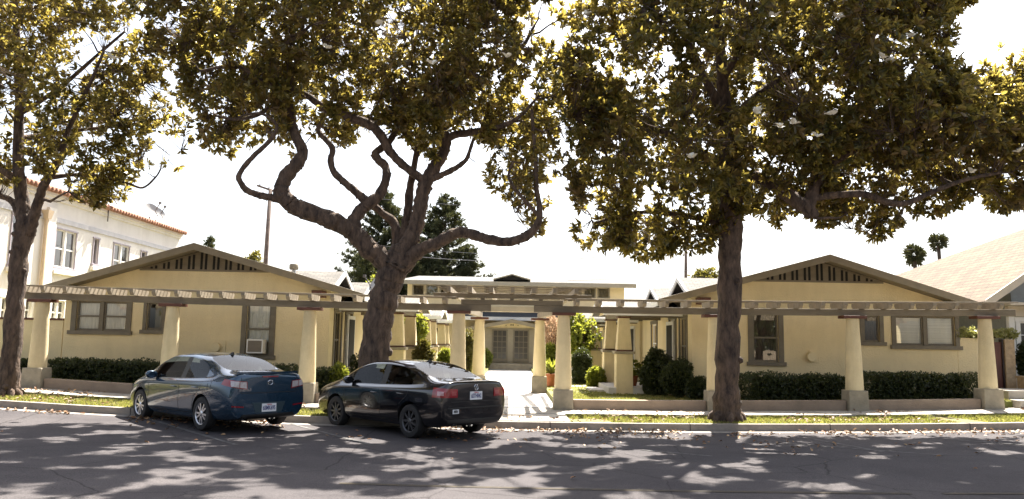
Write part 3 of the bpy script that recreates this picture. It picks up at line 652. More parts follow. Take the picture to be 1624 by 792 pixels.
# ------------------------------------------------------------------ pergola
YP = 20.45
pg = thing('pergola', 'long taupe timber pergola on round cream columns along the pavement', 'pergola', (0, YP, .155))
def column(px_, Y, top=2.60, xfix=None, basez=None):
    x = xfix if xfix is not None else at(px_, 500, Y).x; g0 = (gz(x) + .18) if basez is None else basez
    b = MB(); prof = []
    for i in range(9):
        t_ = i / 8; prof.append((.222 - .066 * t_ ** 1.25, .5 + g0 + (top - .5 - g0) * t_))
    c = MB().lathe((x, Y, 0), prof, 28).build('column', stucco_pale, pg, smooth=True, autos=True)
    b = MB(); b.taper(x, Y, g0 - .1, g0 + .505, .26, .26, .243, .243); b.build('pedestal', pedm, c, bevel=.015)
    b = MB(); b.box(x - .3, x + .3, Y - .2, Y + .2, top, top + .075); b.build('cap', redcap, c, bevel=.006)
    return x
def bz(x): return 2.655 + .0007 * x * x     # underside of the beam, rising a little towards both ends
colx = []
for px_ in (66.5, 273.5, 491.5, 728, 894, 1133, 1351.5, 1561):
    x = at(px_, 500, YP).x; colx.append(x); column(px_, YP, bz(x) - .075)
xL, xR = at(38, 478, YP).x, at(1608, 500, YP).x
def beam(name, x0, x1, y0, y1, dz0, dz1, m, n=20):
    b = MB(); v = []; f = []
    for i in range(n + 1):
        x = x0 + (x1 - x0) * i / n; z = bz(x); v += [(x, y0, z + dz0), (x, y1, z + dz0), (x, y1, z + dz1), (x, y0, z + dz1)]
    for i in range(n):
        a = 4 * i
        for k in range(4): f.append((a + k, a + (k + 1) % 4, a + 4 + (k + 1) % 4, a + 4 + k))
    f += [(3, 2, 1, 0), (4 * n, 4 * n + 1, 4 * n + 2, 4 * n + 3)]
    return b.add(v, f).build(name, m, pg, bevel=.006)
beam('beam', xL, -.52, YP - .08, YP + .08, 0, .17, beamm); beam('beam', .60, xR, YP - .08, YP + .08, 0, .17, beamm)
beam('lintel', -.518, .598, YP - .06, YP + .06, -.0, .13, mat('lit_look_lintel', (.62, .52, .34), .8, .08, 5), 4)  # pale cream colour imitates a lit beam face
beam('beam', -1.3, 1.35, YP - .085, YP + .085, .175, .30, beamm, 4)
# rafters lying across the beam
def rafter(x, ya, yb, z, h=.155, w_=.095, m=rafm):
    b = MB(); a = w_ / 2
    b.add([(x - a, ya + .07, z), (x + a, ya + .07, z), (x + a, yb - .07, z), (x - a, yb - .07, z), (x - a, ya, z + h), (x + a, ya, z + h), (x + a, yb, z + h), (x - a, yb, z + h), (x - a, ya, z + h * .55), (x + a, ya, z + h * .55), (x + a, yb, z + h * .55), (x - a, yb, z + h * .55)],
          [(0, 3, 2, 1), (4, 5, 6, 7), (0, 1, 9, 8), (8, 9, 5, 4), (2, 3, 11, 10), (10, 11, 7, 6), (1, 2, 10, 9), (9, 10, 6, 5), (3, 0, 8, 11), (11, 8, 4, 7)])
    return b.build('rafter', m, pg)
x = xL + .12
rx = []
while x < xR - .05:
    rx.append(x); x += .572
for x in rx:
    if abs(x) > 1.3: rafter(x, YP - .42, YP + .46, bz(x) + .172)
# thin slats on top of the rafters
for k, yo in enumerate((-.28, -.08, .12, .32)):
    beam('slat', xL + .05, -1.4, YP + yo - .016, YP + yo + .016, .329, .358, rafm, 14); beam('slat', 1.4, xR - .05, YP + yo - .016, YP + yo + .016, .329, .358, rafm, 14)
# gateway: rear columns, side beams, raised tier
YB = 26.4
for s_, px_ in ((-1, 761), (1, 856.5)):
    xb = at(px_, 500, YB).x; column(px_, YB, 2.60, basez=.24)
    b = MB(); xf = s_ * 1.33
    b.hexa([(xf - .07, YP + .09, 2.66), (xf + .07, YP + .09, 2.66), (xb + .07, YB + .5, 2.68), (xb - .07, YB + .5, 2.68), (xf - .07, YP + .09, 2.82), (xf + .07, YP + .09, 2.82), (xb + .07, YB + .5, 2.85), (xb - .07, YB + .5, 2.85)])
    b.build('side_beam', rafm, pg, bevel=.006)
b = MB(); b.box(-1.6, 1.6, YB - .07, YB + .07, 2.86, 2.99); b.build('rear_beam', rafm, pg)
ux0, ux1 = at(688, 473, YP).x, at(938, 477, YP).x
b = MB(); b.box(ux0, ux1, YP - .07, YP + .07, 3.0, 3.12); b.build('upper_beam', beamm, pg, bevel=.006)
for k in range(7):
    x = -1.6 + k * .545
    b = MB(); b.box(x - .05, x + .05, YP - .5, YB + .3 if k in (0, 2, 4, 6) else YP + 2.6, 3.122, 3.26); b.build('rafter', rafm, pg)
for k in range(5):
    x = -1.5 + k * .76
    b = MB(); b.box(x - .05, x + .05, YP - .06, YP + .06, 2.96, 2.998); b.build('block', beamm, pg)
for k in range(10):
    y = YP - .35 + k * .66
    b = MB(); b.box(ux0 + .1, ux1 - .1, y - .017, y + .017, 3.262, 3.29); b.build('slat', rafm, pg)
# low wall between the pedestals
lwm = mat('low_wall_stucco', (.27, .205, .15), .9, .14, 2.5, .5, 40)
segs = [(-13.4, colx[0] - .27), (colx[0] + .27, colx[1] - .27), (colx[1] + .27, colx[2] - .27), (colx[2] + .27, colx[3] - .27), (colx[4] + .27, colx[5] - .27), (colx[5] + .27, colx[6] - .27), (colx[6] + .27, colx[7] - .27)]
where = ['left of the first column', 'behind the blue car, between the first two columns from the left', 'between the second and third columns from the left', 'behind the black car beside the court entrance', 'right of the court entrance in front of the sunlit lawn', 'behind the thick upright tree trunk', 'between the two rightmost columns under the dark hedge']
for (a, c), wh in zip(segs, where):
    b = MB(); n = 10; v = []; f = []
    for i in range(n + 1):
        x = a + (c - a) * i / n; g_ = gz(x); v += [(x, YP - .13, g_ + .05), (x, YP + .13, g_ + .05), (x, YP + .13, g_ + .43), (x, YP - .13, g_ + .43)]
    for i in range(n):
        q = 4 * i
        for k in range(4): f.append((q + k, q + (k + 1) % 4, q + 4 + (k + 1) % 4, q + 4 + k))
    f += [(3, 2, 1, 0), (4 * n, 4 * n + 1, 4 * n + 2, 4 * n + 3)]
    tag(b.add(v, f).build('low_wall', lwm, None, bevel=.012), 'low stucco kerb wall ' + wh, 'low wall', 'low walls between the pergola columns')

# ------------------------------------------------------------------ foliage tools (numpy)
def mesh_np(name, V, Fq, rnd, m, parent=None, smooth=False):
    """V (n,3) world, Fq (k,4) quads, rnd per-face value"""
    off = WL.get(parent.name, Vector((0, 0, 0))) if parent else Vector((0, 0, 0))
    V = V - np.array(off)[None, :]
    me = bpy.data.meshes.new(name); nf = len(Fq); k = Fq.shape[1]
    me.vertices.add(len(V)); me.vertices.foreach_set('co', V.astype(np.float32).ravel())
    me.loops.add(nf * k); me.loops.foreach_set('vertex_index', Fq.astype(np.int32).ravel())
    me.polygons.add(nf); me.polygons.foreach_set('loop_start', np.arange(0, nf * k, k, dtype=np.int32)); me.polygons.foreach_set('loop_total', np.full(nf, k, dtype=np.int32))
    me.update(calc_edges=True)
    a = me.attributes.new('rnd', 'FLOAT', 'FACE'); a.data.foreach_set('value', rnd.astype(np.float32))
    me.materials.append(m)
    o = bpy.data.objects.new(name, me); COL.objects.link(o)
    if parent: o.parent = parent; WL[o.name] = off
    return o
def nrm(a): return a / np.maximum(1e-9, np.linalg.norm(a, axis=1, keepdims=True))
def leaves(C, A, n, ln, wd, spread=(.5, 1.1), fold=.12, clr=None, up=.25, jitter=.3):
    """rosettes: cluster centres C, axes A, n leaves each. returns V, F, rnd"""
    m = len(C); Cn = np.repeat(C, n, 0); An = nrm(np.repeat(A, n, 0)); N = m * n
    ref = nrm(NR.randn(N, 3)); e1 = nrm(np.cross(An, ref)); 
    sp_ = NR.uniform(spread[0], spread[1], (N, 1))
    D = nrm(An * np.cos(sp_) + e1 * np.sin(sp_)); D[:, 2] += up * 0; D = nrm(D)
    L = ln * NR.uniform(.65, 1.2, (N, 1)); W = wd * NR.uniform(.75, 1.2, (N, 1)) * .5
    # leaf normal: roughly the rosette axis made perpendicular to the leaf direction
    Nn = An + NR.randn(N, 3) * .35 + np.array([0, 0, up]); Nn = nrm(Nn - D * np.sum(Nn * D, 1, keepdims=True)); S = np.cross(D, Nn)
    B = Cn + D * .02 + NR.randn(N, 3) * .02 * jitter
    T = B + D * L - Nn * L * .10; Mi = B + D * L * .5 - Nn * L * fold * .25
    h1, h2 = B + D * L * .3 + Nn * L * fold * .8, B + D * L * .68 + Nn * L * fold * .8
    V = np.stack([B, Mi, T, h1 - S * W * .85, h2 - S * W * .9, h1 + S * W * .85, h2 + S * W * .9], 1).reshape(-1, 3); i = np.arange(N)[:, None] * 7
    # winding chosen so that the face normal is +Nn
    Fq = np.concatenate([i + np.array([[0, 1, 2, 4, 3]]), i + np.array([[0, 5, 6, 2, 1]])], 1).reshape(-1, 5)
    if clr is None: base = np.repeat(NR.uniform(0, 1, m), n) * .45 + NR.uniform(0, 1, N) * .55
    else: base = clr
    return V, Fq, np.repeat(base, 2)
def noise3(P, sc_, seed):
    r = np.random.RandomState(seed); v = np.zeros(len(P))
    for k in range(14):
        d = nrm(r.randn(1, 3))[0] * sc_ * r.uniform(.6, 1.7); v += np.sin(P @ d * 2 * np.pi + r.uniform(0, 6.28))
    return v / 3.7
def inside(poly, P):
    x, y = P[:, 0], P[:, 1]; c = np.zeros(len(P), bool); n = len(poly)
    for i in range(n):
        x0, y0 = poly[i]; x1, y1 = poly[(i + 1) % n]
        k = ((y0 > y) != (y1 > y)); xi = (x1 - x0) * (y - y0) / ((y1 - y0) if y1 != y0 else 1e-9) + x0; c ^= k & (x < xi)
    return c
def edge_dist(poly, P):
    d = np.full(len(P), 1e9); n = len(poly)
    for i in range(n):
        a = np.array(poly[i], float); b = np.array(poly[(i + 1) % n], float); ab = b - a
        t = np.clip(((P - a) @ ab) / (ab @ ab), 0, 1)[:, None]; d = np.minimum(d, np.linalg.norm(P - (a + t * ab), axis=1))
    return d
d_rt, d_up, d_f = np.array(rt), np.array(up), np.array(fwd)
def at_np(P, Y):
    d = d_rt[None] * ((P[:, :1] - CX) / F) + d_up[None] * ((CY - P[:, 1:2]) / F) + d_f[None]
    t = Y / d[:, 1]; return np.stack([d[:, 0] * t, np.full(len(P), float(Y)), H + d[:, 2] * t], 1)
def sun_gap(W):
    # uneven thinning of the crowns: openings that let shafts of sun down to the road
    s_ = np.array(sdir); g_ = W - s_[None] * (W[:, 2:3] / s_[2]); g2 = g_.copy(); g2[:, 2] = 0
    nz = noise3(g2, 1.2, 77) + .55 * noise3(g2, 2.3, 78); big = noise3(g2, .12, 79)
    x, y = g2[:, 0], g2[:, 1]
    thr = np.where(x < 4.8, -.06, np.where(y > 13.2, .30, .95)) - .12 * big
    return nz < thr
def crown_points(poly, Y, n, tmax, seed, nscale=.35, thr=-.25, holes=(), ynear=None):
    r = np.random.RandomState(seed); pa = np.array(poly, float); lo, hi = pa.min(0), pa.max(0); out = []
    tot = 0
    while tot < n:
        Q = r.uniform(lo, hi, (n * 2, 2)); Q = Q[inside(poly, Q)]
        d = edge_dist(poly, Q) * Y / F
        th = np.minimum(tmax, .35 + 1.15 * np.sqrt(np.maximum(d, 0)) * (tmax / 2.6) ** .5 + d * .25)
        W = at_np(Q, Y); W[:, 1] += r.uniform(-1, 1, len(Q)) * th
        nv = noise3(W, nscale, seed); k = nv > thr
        k &= sun_gap(W)
        for (hx, hy, hr, *pr_) in holes: k &= (np.hypot(Q[:, 0] - hx, Q[:, 1] - hy) > hr) | (r.uniform(0, 1, len(Q)) > (pr_[0] if pr_ else 1))
        W = W[k]; out.append(W); tot += len(W)
    return np.concatenate(out)[:n]
magn_top = [(0, (.028, .038, .014)), (.35, (.052, .062, .022)), (.8, (.09, .088, .03)), (.97, (.12, .09, .012)), (.985, (.33, .22, .01))]
magn_und = [(0, (.07, .06, .028)), (.4, (.10, .085, .035)), (.6, (.14, .082, .035)), (.97, (.20, .12, .05)), (.985, (.38, .28, .03))]
magn_tr = [(0, (.15, .12, .025)), (.4, (.32, .25, .045)), (.85, (.60, .47, .10)), (1, (.85, .68, .18))]
mleaf = leafmat('magnolia_leaf', magn_top, magn_und, magn_tr, .48, .26)
bark = mat('magnolia_bark', (.14, .092, .062), .95, .35, 9, 1.0, 22, col2=(.032, .021, .016), stretch=(1, 1, .35))
flowerm = mat('magnolia_petal', (.75, .71, .6), .6, .05, 5)

def limb_pts(L, Y):
    """L: list of (px, py, width_px, dy). returns world points + radii"""
    P = []; Rr = []
    for q in L:
        px, py, wd = q[:3]; dy = q[3] if len(q) > 3 else 0
        p = at(px, py, Y); s_ = Y / F
        P.append(Vector((p.x, Y + dy, p.z))); Rr.append(wd * s_ * .5)
    return P, Rr
def smooth_path(P, Rr, k=4):
    out = []; rr = []
    n = len(P)
    for i in range(n - 1):
        p0, p1, p2, p3 = P[max(i - 1, 0)], P[i], P[i + 1], P[min(i + 2, n - 1)]
        for j in range(k):
            t = j / k; t2, t3 = t * t, t * t * t
            out.append(.5 * ((2 * p1) + (-p0 + p2) * t + (2 * p0 - 5 * p1 + 4 * p2 - p3) * t2 + (-p0 + 3 * p1 - 3 * p2 + p3) * t3)); rr.append(Rr[i] + (Rr[i + 1] - Rr[i]) * t)
    out.append(P[-1]); rr.append(Rr[-1]); return out, rr
def bark_tube(b, P, Rr, n=12, seed=0, cap=True):
    P, Rr = smooth_path(P, Rr, 6); rr = random.Random(seed); P = [P[0]] + [p + Vector((rr.gauss(0, 1), rr.gauss(0, 1), rr.gauss(0, 1))) * r * .04 for p, r in zip(P[1:-1], Rr[1:-1])] + [P[-1]]
    Rr = [r * (.96 + .04 * math.sin(i * .9 + seed)) * (1 + rr.uniform(-.03, .03)) for i, r in enumerate(Rr)]
    b.tube(P, Rr, n, cap, wob=.07, seed=seed)
    # burls
    for i in range(2, len(P) - 2):
        if rr.random() < .16 and Rr[i] > .045:
            a = rr.uniform(0, 6.28); d = (P[i + 1] - P[i]).normalized(); u = d.orthogonal().normalized(); v = d.cross(u); o = P[i] + (u * math.cos(a) + v * math.sin(a)) * Rr[i] * .75
            b.tube([o - (P[i] - o).normalized() * -.02, o + (o - P[i]).normalized() * Rr[i] * .45], [Rr[i] * .5, Rr[i] * .18], 7)
    return P, Rr
def magnolia(name, label, Y, trunk, limbs, poly, ncl, tmax, seed, thr=-.25, nscale=.35, holes=(), flowers=(), nbranch=80, leafn=9, ll=.2, extra=()):
    base = at(trunk[0][0], trunk[0][1], Y)
    t = thing(name, label, 'tree', (base.x, Y, gz(base.x) + .14), group='magnolia trees along the kerb')
    b = MB(); P, Rr = limb_pts(trunk, Y); P[0].z = gz(base.x) - .05
    TP, TR = bark_tube(b, P, Rr, 18, seed)
    # root flare
    r_ = random.Random(seed)
    for k in range(8):
        a = 2 * math.pi * k / 8 + r_.uniform(-.2, .2); bx = P[0]; rr = Rr[0]
        b.tube([Vector((bx.x, bx.y, bx.z + rr * 1.3)), Vector((bx.x + math.cos(a) * rr * .85, bx.y + math.sin(a) * rr * .85, bx.z + rr * .75)), Vector((bx.x + math.cos(a) * rr * 1.25, bx.y + math.sin(a) * rr * 1.25, bx.z + .02))], [rr * .3, rr * .24, rr * .06], 7)
    tr = b.build('trunk', bark, t, smooth=True)
    nodes = [(p, r) for p, r in zip(TP, TR) if p.z > 3.6]
    b = MB()
    for i, L in enumerate(limbs):
        P, Rr = limb_pts(L, Y); LP, LR = bark_tube(b, P, Rr, 12, seed + i + 1); nodes += list(zip(LP[2:], LR[2:]))
    b.build('main_limbs', bark, t, smooth=True)
    C = crown_points(poly, Y, ncl, tmax, seed, nscale, thr, holes)
    # secondary branches reach out from the limbs to random places of the crown
    NP = np.array([tuple(p) for p, r in nodes]); b = MB(); sec = [NP[NP[:, 2] > 4.2]] if len(NP) else []
    idx = np.random.RandomState(seed).choice(len(C), nbranch, replace=False)
    order = sorted(idx, key=lambda i: np.min(np.linalg.norm(NP - C[i], axis=1)))
    NPl = [tuple(q) for q in NP]; NRl = [r for p, r in nodes]
    for i in order:
        A_ = np.array(NPl); dd = np.linalg.norm(A_ - C[i], axis=1) + np.maximum(0, A_[:, 2] - C[i][2] + .3) * 1.2; j = int(np.argmin(dd)); s0 = Vector(NPl[j]); e0 = Vector(C[i]); ds = (e0 - s0).length
        if ds < .5: continue
        r0 = min(NRl[j] * .7, .02 + .014 * ds + .01); m_ = 5; Pp = []; Rp = []
        side = Vector(NR.randn(3)) * ds * .09
        for k in range(m_ + 1):
            u = k / m_; p = s0.lerp(e0, u) + side * math.sin(u * math.pi) + Vector((0, 0, -.10 * ds * math.sin(u * math.pi))) + Vector(NR.randn(3)) * .03 * ds * (0 < k < m_)
            Pp.append(p); Rp.append(r0 * (1 - .8 * u))
        b.tube(Pp, Rp, 6, False); NPl += [tuple(p) for p in Pp[1:]]; NRl += Rp[1:]
    b.build('branches', bark, t, smooth=True)
    # twigs: thin square tubes from the nearest branch to each leaf rosette
    A_ = np.array(NPl); D_ = []
    near = np.zeros(len(C), int)
    for k in range(0, len(C), 500):
        near[k:k + 500] = np.argmin(np.linalg.norm(C[k:k + 500, None] - A_[None], axis=2), 1)
    S0 = A_[near]; dv = C - S0; dl = np.linalg.norm(dv, axis=1, keepdims=True); keep = (dl[:, 0] < 2.2)
    S0 = C - dv * np.minimum(1, 1.3 / np.maximum(dl, .01)); ax = nrm(dv + np.array([[0, 0, .35]]) * dl + NR.randn(len(C), 3) * .25)
    m0 = S0 * .5 + C * .5 - np.array([[0, 0, .06]]); u = nrm(np.cross(ax, NR.randn(len(C), 3))) ; v = nrm(np.cross(ax, u))
    V = []; 
    for (p, r) in ((S0, .010), (m0, .007), (C, .004)):
        for (a, c) in ((1, 0), (-.5, .87), (-.5, -.87)): V.append(p + (u * a + v * c) * r)
    V = np.stack(V, 1).reshape(-1, 3); i = np.arange(len(C))[:, None] * 9
    Fq = np.concatenate([i + np.array([[k, (k + 1) % 3, 3 + (k + 1) % 3, 3 + k]]) + o for o in (0, 3) for k in range(3)], 1).reshape(-1, 4)
    mesh_np('twigs', V, Fq, np.zeros(len(Fq)), bark, t)
    V, Fq, rn = leaves(C, ax, leafn, ll, ll * .38, (.25, 1.45))
    cr = mesh_np('crown', V, Fq, rn, mleaf, t)
    # white flowers
    for (fx, fy, fd) in flowers:
        c = np.array(at(fx, fy, Y)); c[1] = Y + fd; fr = []
        c = np.array(at(fx, fy, Y + fd))
        axf = nrm(np.array([[NR.uniform(-.4, .4), -.35, .9]]))
        V, Fq, rn = leaves(np.repeat(c[None], 1, 0), axf, 8, .13, .10, (.5, 1.1), .2)
        mesh_np('flower', V, Fq, rn, flowerm, t)
    return t
EXEC_TREES = True
# left tree: slim trunk with a low fork, sparse crown
T1 = magnolia('magnolia_tree', 'slim forked magnolia tree with a sparse crown at the left edge', 18.5,
    [(12, 632, 44), (14, 605, 31), (20, 530, 28), (27, 450, 27), (33, 395, 27), (40, 360, 31), (38, 335, 22), (33, 300, 19), (29, 240, 17), (31, 150, 14), (27, 60, 11), (20, -60, 8)],
    [[(44, 372, 24, 0), (58, 345, 17, -.1), (69, 320, 15, -.2), (80, 300, 14, -.3), (92, 288, 13, -.4), (112, 262, 10, -.5), (140, 215, 8, -.8), (175, 160, 6, -1), (205, 110, 4, -1.2)],
     [(36, 355, 18, 0), (22, 328, 12, .1), (5, 313, 10, .2), (-30, 300, 8, .3), (-70, 250, 6, .4)],
     [(30, 290, 12, 0), (10, 270, 9, -.4), (-25, 255, 7, -.7), (-60, 200, 5, -1)],
     [(33, 180, 9, 0), (75, 130, 7, .5), (120, 70, 6, .9), (160, 20, 4, 1.2)],
     [(92, 288, 9, -.4), (130, 280, 6, -.2), (165, 283, 4, 0), (195, 288, 4, .2), (217, 294, 3.5, .3), (238, 277, 3, .3), (247, 262, 2.5, .3)],
     [(30, 220, 9, 0), (80, 190, 7, 1.0), (150, 170, 5, 1.6), (220, 150, 4, 1.9)]],
    [(-250, -150), (140, -160), (222, -60), (228, 20), (262, 90), (240, 120), (300, 150), (318, 200), (300, 235), (296, 268), (262, 262), (235, 252), (205, 285), (185, 300), (158, 335), (132, 312), (105, 318), (88, 285), (60, 268), (28, 300), (-10, 292), (-80, 300), (-250, 200)],
    4300, 2.9, 21, thr=-.02, nscale=.45, holes=((262, 110, 16), (250, 50, 50, .65)), flowers=((22, 34, -.5), (178, 95, -2), (302, 195, 0)), nbranch=110, leafn=8, ll=.165)
# middle tree: leaning trunk, contorted limbs
T2 = magnolia('magnolia_tree', 'big leaning magnolia tree with contorted spreading limbs, behind the black car', 18.3,
    [(588, 660, 62), (590, 610, 50), (592, 575, 48), (597, 535, 48), (604, 495, 47), (612, 465, 44), (620, 440, 46), (627, 420, 50), (634, 402, 34), (640, 388, 24)],
    [[(622, 432, 36, 0), (604, 408, 33, -.1), (588, 396, 33, -.2), (565, 372, 31, -.3), (545, 360, 30, -.4), (520, 350, 29, -.5), (482, 336, 28, -.6), (468, 326, 27, -.65), (460, 312, 25, -.7), (466, 292, 23, -.7), (482, 272, 22, -.7), (491, 252, 18, -.6), (484, 235, 17, -.6), (475, 215, 15, -.5), (470, 185, 12, -.5), (466, 150, 10, -.4), (462, 100, 8, -.4), (455, 40, 6, 0)],
     [(468, 328, 14, -.65), (448, 323, 12, -.7), (430, 320, 11.5, -.8), (411, 313, 10, -.9), (402, 298, 9, -1), (406, 285, 8, -1), (423, 268, 8, -1.1), (440, 252, 7.5, -1.1), (455, 240, 7, -1.2), (462, 220, 5, -1.2), (440, 205, 4, -1.3), (410, 212, 3, -1.4)],
     [(566, 372, 24, -.3), (566, 352, 21, -.3), (577, 334, 20, -.2), (592, 322, 20, -.2), (605, 308, 17, -.1), (613, 286, 14, -.1), (612, 266, 14, 0), (601, 254, 14, 0), (595, 244, 13, 0), (606, 232, 12, .1), (620, 215, 11, .2), (628, 180, 9, .4), (634, 130, 7, .6)],
     [(582, 320, 15, -.2), (568, 308, 13, -.3), (552, 295, 12, -.4), (537, 280, 11, -.5), (532, 262, 10.5, -.5), (535, 245, 10, -.5), (524, 230, 9, -.5), (513, 215, 8, -.5), (520, 190, 7, -.3), (530, 150, 5, 0)],
     [(628, 400, 22, .15), (627, 378, 17, .25), (621, 350, 16, .3), (606, 338, 12, .2), (592, 326, 12, -.0)],
     [(632, 425, 36, 0), (642, 398, 30, .0), (656, 368, 26, .05), (663, 340, 25, .1), (668, 315, 24, .1), (674, 290, 24, .1), (686, 268, 22, .1), (701, 245, 18, .1), (708, 222, 16, .1), (702, 205, 16, .1), (693, 185, 13, .2), (690, 150, 11, .3), (700, 90, 8, .5), (705, 20, 6, .7)],
     [(674, 288, 18, .1), (655, 274, 14, 0), (638, 262, 14, -.1), (622, 246, 15, -.2), (612, 228, 16, -.3), (600, 212, 16, -.4), (582, 203, 16, -.5), (558, 196, 15, -.6), (530, 188, 13, -.7), (500, 168, 11, -.8), (470, 156, 10, -.9), (435, 150, 8, -1), (400, 130, 6, -1.1), (350, 140, 4, -1.2)],
     [(682, 284, 12, .1), (700, 278, 10, 0), (716, 272, 10, -.1), (732, 264, 8, -.2), (741, 255, 7, -.2), (746, 244, 6, -.3), (752, 225, 5, -.3)],
     [(704, 222, 14, .1), (720, 215, 13, 0), (745, 214, 12, -.2), (772, 214, 11, -.4), (800, 208, 8, -.5), (825, 195, 6, -.6), (850, 170, 4, -.7)],
     [(634, 392, 20, .2), (640, 360, 17, .3), (644, 335, 16, .35), (646, 300, 14, .4), (650, 270, 12, .5), (656, 235, 10, .6), (662, 180, 8, .8), (672, 100, 6, 1)],
     [(638, 425, 30, 0), (655, 408, 26, -.1), (672, 396, 22, -.2), (692, 390, 20, -.3), (712, 380, 19, -.4), (732, 373, 18, -.5), (752, 377, 17, -.5), (772, 384, 16, -.6), (800, 390, 15, -.7), (822, 387, 15, -.8), (840, 377, 14, -.8), (852, 360, 11, -.9), (853, 335, 9, -.9), (848, 305, 8, -.9), (848, 270, 7, -.9), (845, 235, 6, -.9), (842, 190, 5, -.8)],
     [(852, 352, 7, -.9), (838, 338, 6, -1), (824, 322, 6, -1), (812, 308, 5, -1.1), (807, 292, 4.5, -1.1), (814, 275, 4, -1.2)],
     [(466, 160, 9, -.5), (430, 195, 7, -.8), (400, 208, 5, -1), (370, 205, 4, -1.1)],
     [(690, 170, 12, .2), (750, 120, 9, .6), (800, 75, 8, .9), (830, 45, 7, 1.2), (850, 5, 5, 1.4)]],
    [(215, -40), (400, -150), (720, -170), (900, -110), (965, -30), (935, 40), (900, 28), (850, 50), (868, 78), (905, 72), (960, 90), (985, 150), (960, 235), (932, 290), (900, 300), (880, 330), (868, 365), (845, 372), (822, 366), (812, 340), (806, 308), (775, 300), (770, 262), (792, 235), (745, 218), (715, 232), (690, 262), (672, 240), (640, 215), (598, 196), (560, 208), (548, 236), (520, 214), (478, 200), (462, 240), (420, 214), (398, 244), (388, 262), (350, 252), (330, 230), (326, 190), (305, 160), (296, 120), (252, 96), (212, 30)],
    9000, 3.6, 33, thr=-.42, nscale=.42, holes=((876, 62, 22), (240, 40, 50, .6), (640, 90, 60, .25), (930, 200, 60, .3),  (850, 300, 85, .62), (760, 240, 50, .4), (400, 225, 60, .3)), flowers=((519, 78, -2.5), (685, 103, -2.6), (803, 92, -2.2), (600, 40, -2.5), (930, 26, -1)), nbranch=170, leafn=9, ll=.175)
# right tree: straight thick trunk and dense crown
T3 = magnolia('magnolia_tree', 'magnolia tree with a thick straight trunk and the densest, darkest crown', 18.1,
    [(1153, 668, 54), (1153, 645, 43), (1154, 600, 39), (1156, 500, 37), (1158, 420, 37), (1159, 350, 38), (1159, 300, 38), (1157, 270, 34), (1154, 240, 29), (1150, 190, 25), (1145, 120, 19), (1140, 40, 15), (1135, -60, 11), (1130, -160, 8)],
    [[(1165, 295, 24, 0), (1182, 283, 20, -.2), (1205, 292, 20, -.4), (1225, 310, 21, -.6), (1242, 328, 23, -.8), (1256, 340, 24, -.9), (1266, 354, 18, -.9)],
     [(1256, 342, 22, -.9), (1266, 318, 19, -.9), (1272, 298, 18, -.9), (1284, 280, 16, -1), (1310, 262, 13, -1.1), (1350, 235, 11, -1.2), (1400, 190, 8, -1.3), (1440, 130, 6, -1.4)],
     [(1268, 325, 12, -.9), (1300, 322, 11, -1), (1335, 322, 11, -1.1), (1375, 335, 10, -1.1), (1405, 334, 9, -1.1), (1440, 318, 8, -1.1), (1490, 300, 6, -1.1), (1545, 288, 5, -1)],
     [(1156, 268, 22, 0), (1120, 240, 17, .3), (1075, 205, 14, .6), (1025, 180, 11, .8), (975, 160, 8, .9), (930, 150, 6, 1)],
     [(1156, 360, 14, 0), (1120, 345, 11, .3), (1080, 335, 9, .5), (1030, 330, 7, .6), (980, 338, 5, .6), (945, 350, 4, .5)],
     [(1150, 190, 16, 0), (1100, 120, 13, -.6), (1060, 60, 10, -1), (1030, 0, 8, -1.4)],
     [(1150, 200, 16, 0), (1215, 140, 14, .3), (1290, 85, 11, .6), (1370, 40, 8, .8), (1450, 0, 6, .9)],
     [(1157, 255, 16, 0), (1215, 215, 14, .9), (1290, 185, 11, 1.6), (1390, 170, 8, 2), (1480, 190, 6, 2.1), (1560, 200, 5, 2)],
     [(1145, 130, 12, 0), (1190, 40, 10, -1), (1240, -60, 8, -1.6)]],
    [(960, -60), (1060, -170), (1400, -190), (1530, -110), (1545, -60), (1530, 10), (1490, 32), (1496, 78), (1500, 120), (1530, 148), (1548, 130), (1552, 92), (1590, 78), (1612, 92), (1640, 125), (1760, 150), (1790, 250), (1700, 330), (1628, 326), (1598, 330), (1580, 312), (1560, 292), (1540, 306), (1500, 338), (1462, 336), (1440, 318), (1408, 328), (1412, 368), (1385, 380), (1352, 352), (1325, 356), (1300, 340), (1275, 330), (1268, 345), (1250, 362), (1225, 352), (1205, 330), (1182, 356), (1140, 372), (1118, 396), (1090, 405), (1068, 398), (1035, 412), (1008, 408), (985, 385), (950, 400), (925, 392), (912, 360), (935, 335), (905, 318), (900, 270), (925, 210), (900, 160), (885, 120), (905, 60), (960, 20)],
    12500, 3.9, 45, thr=-.60, nscale=.38, holes=((1000, 125, 14), (1478, 262, 9), (1385, 245, 7), (935, 110, 10)), flowers=((1228, 28, -3), (1327, 30, -3.2), (1331, 9, -3), (1445, 60, -3), (1398, 94, -3.2), (1412, 101, -3), (1198, 181, -3), (1259, 198, -3), (1237, 204, -3.2), (1319, 183, -3.2), (1294, 218, -3.1), (1097, 252, -2.6), (1203, 180, -3), (1342, 2, -3), (1530, 186, -2), (1540, 275, -1.5), (1618, 242, -1.5)), nbranch=230, leafn=10, ll=.18)

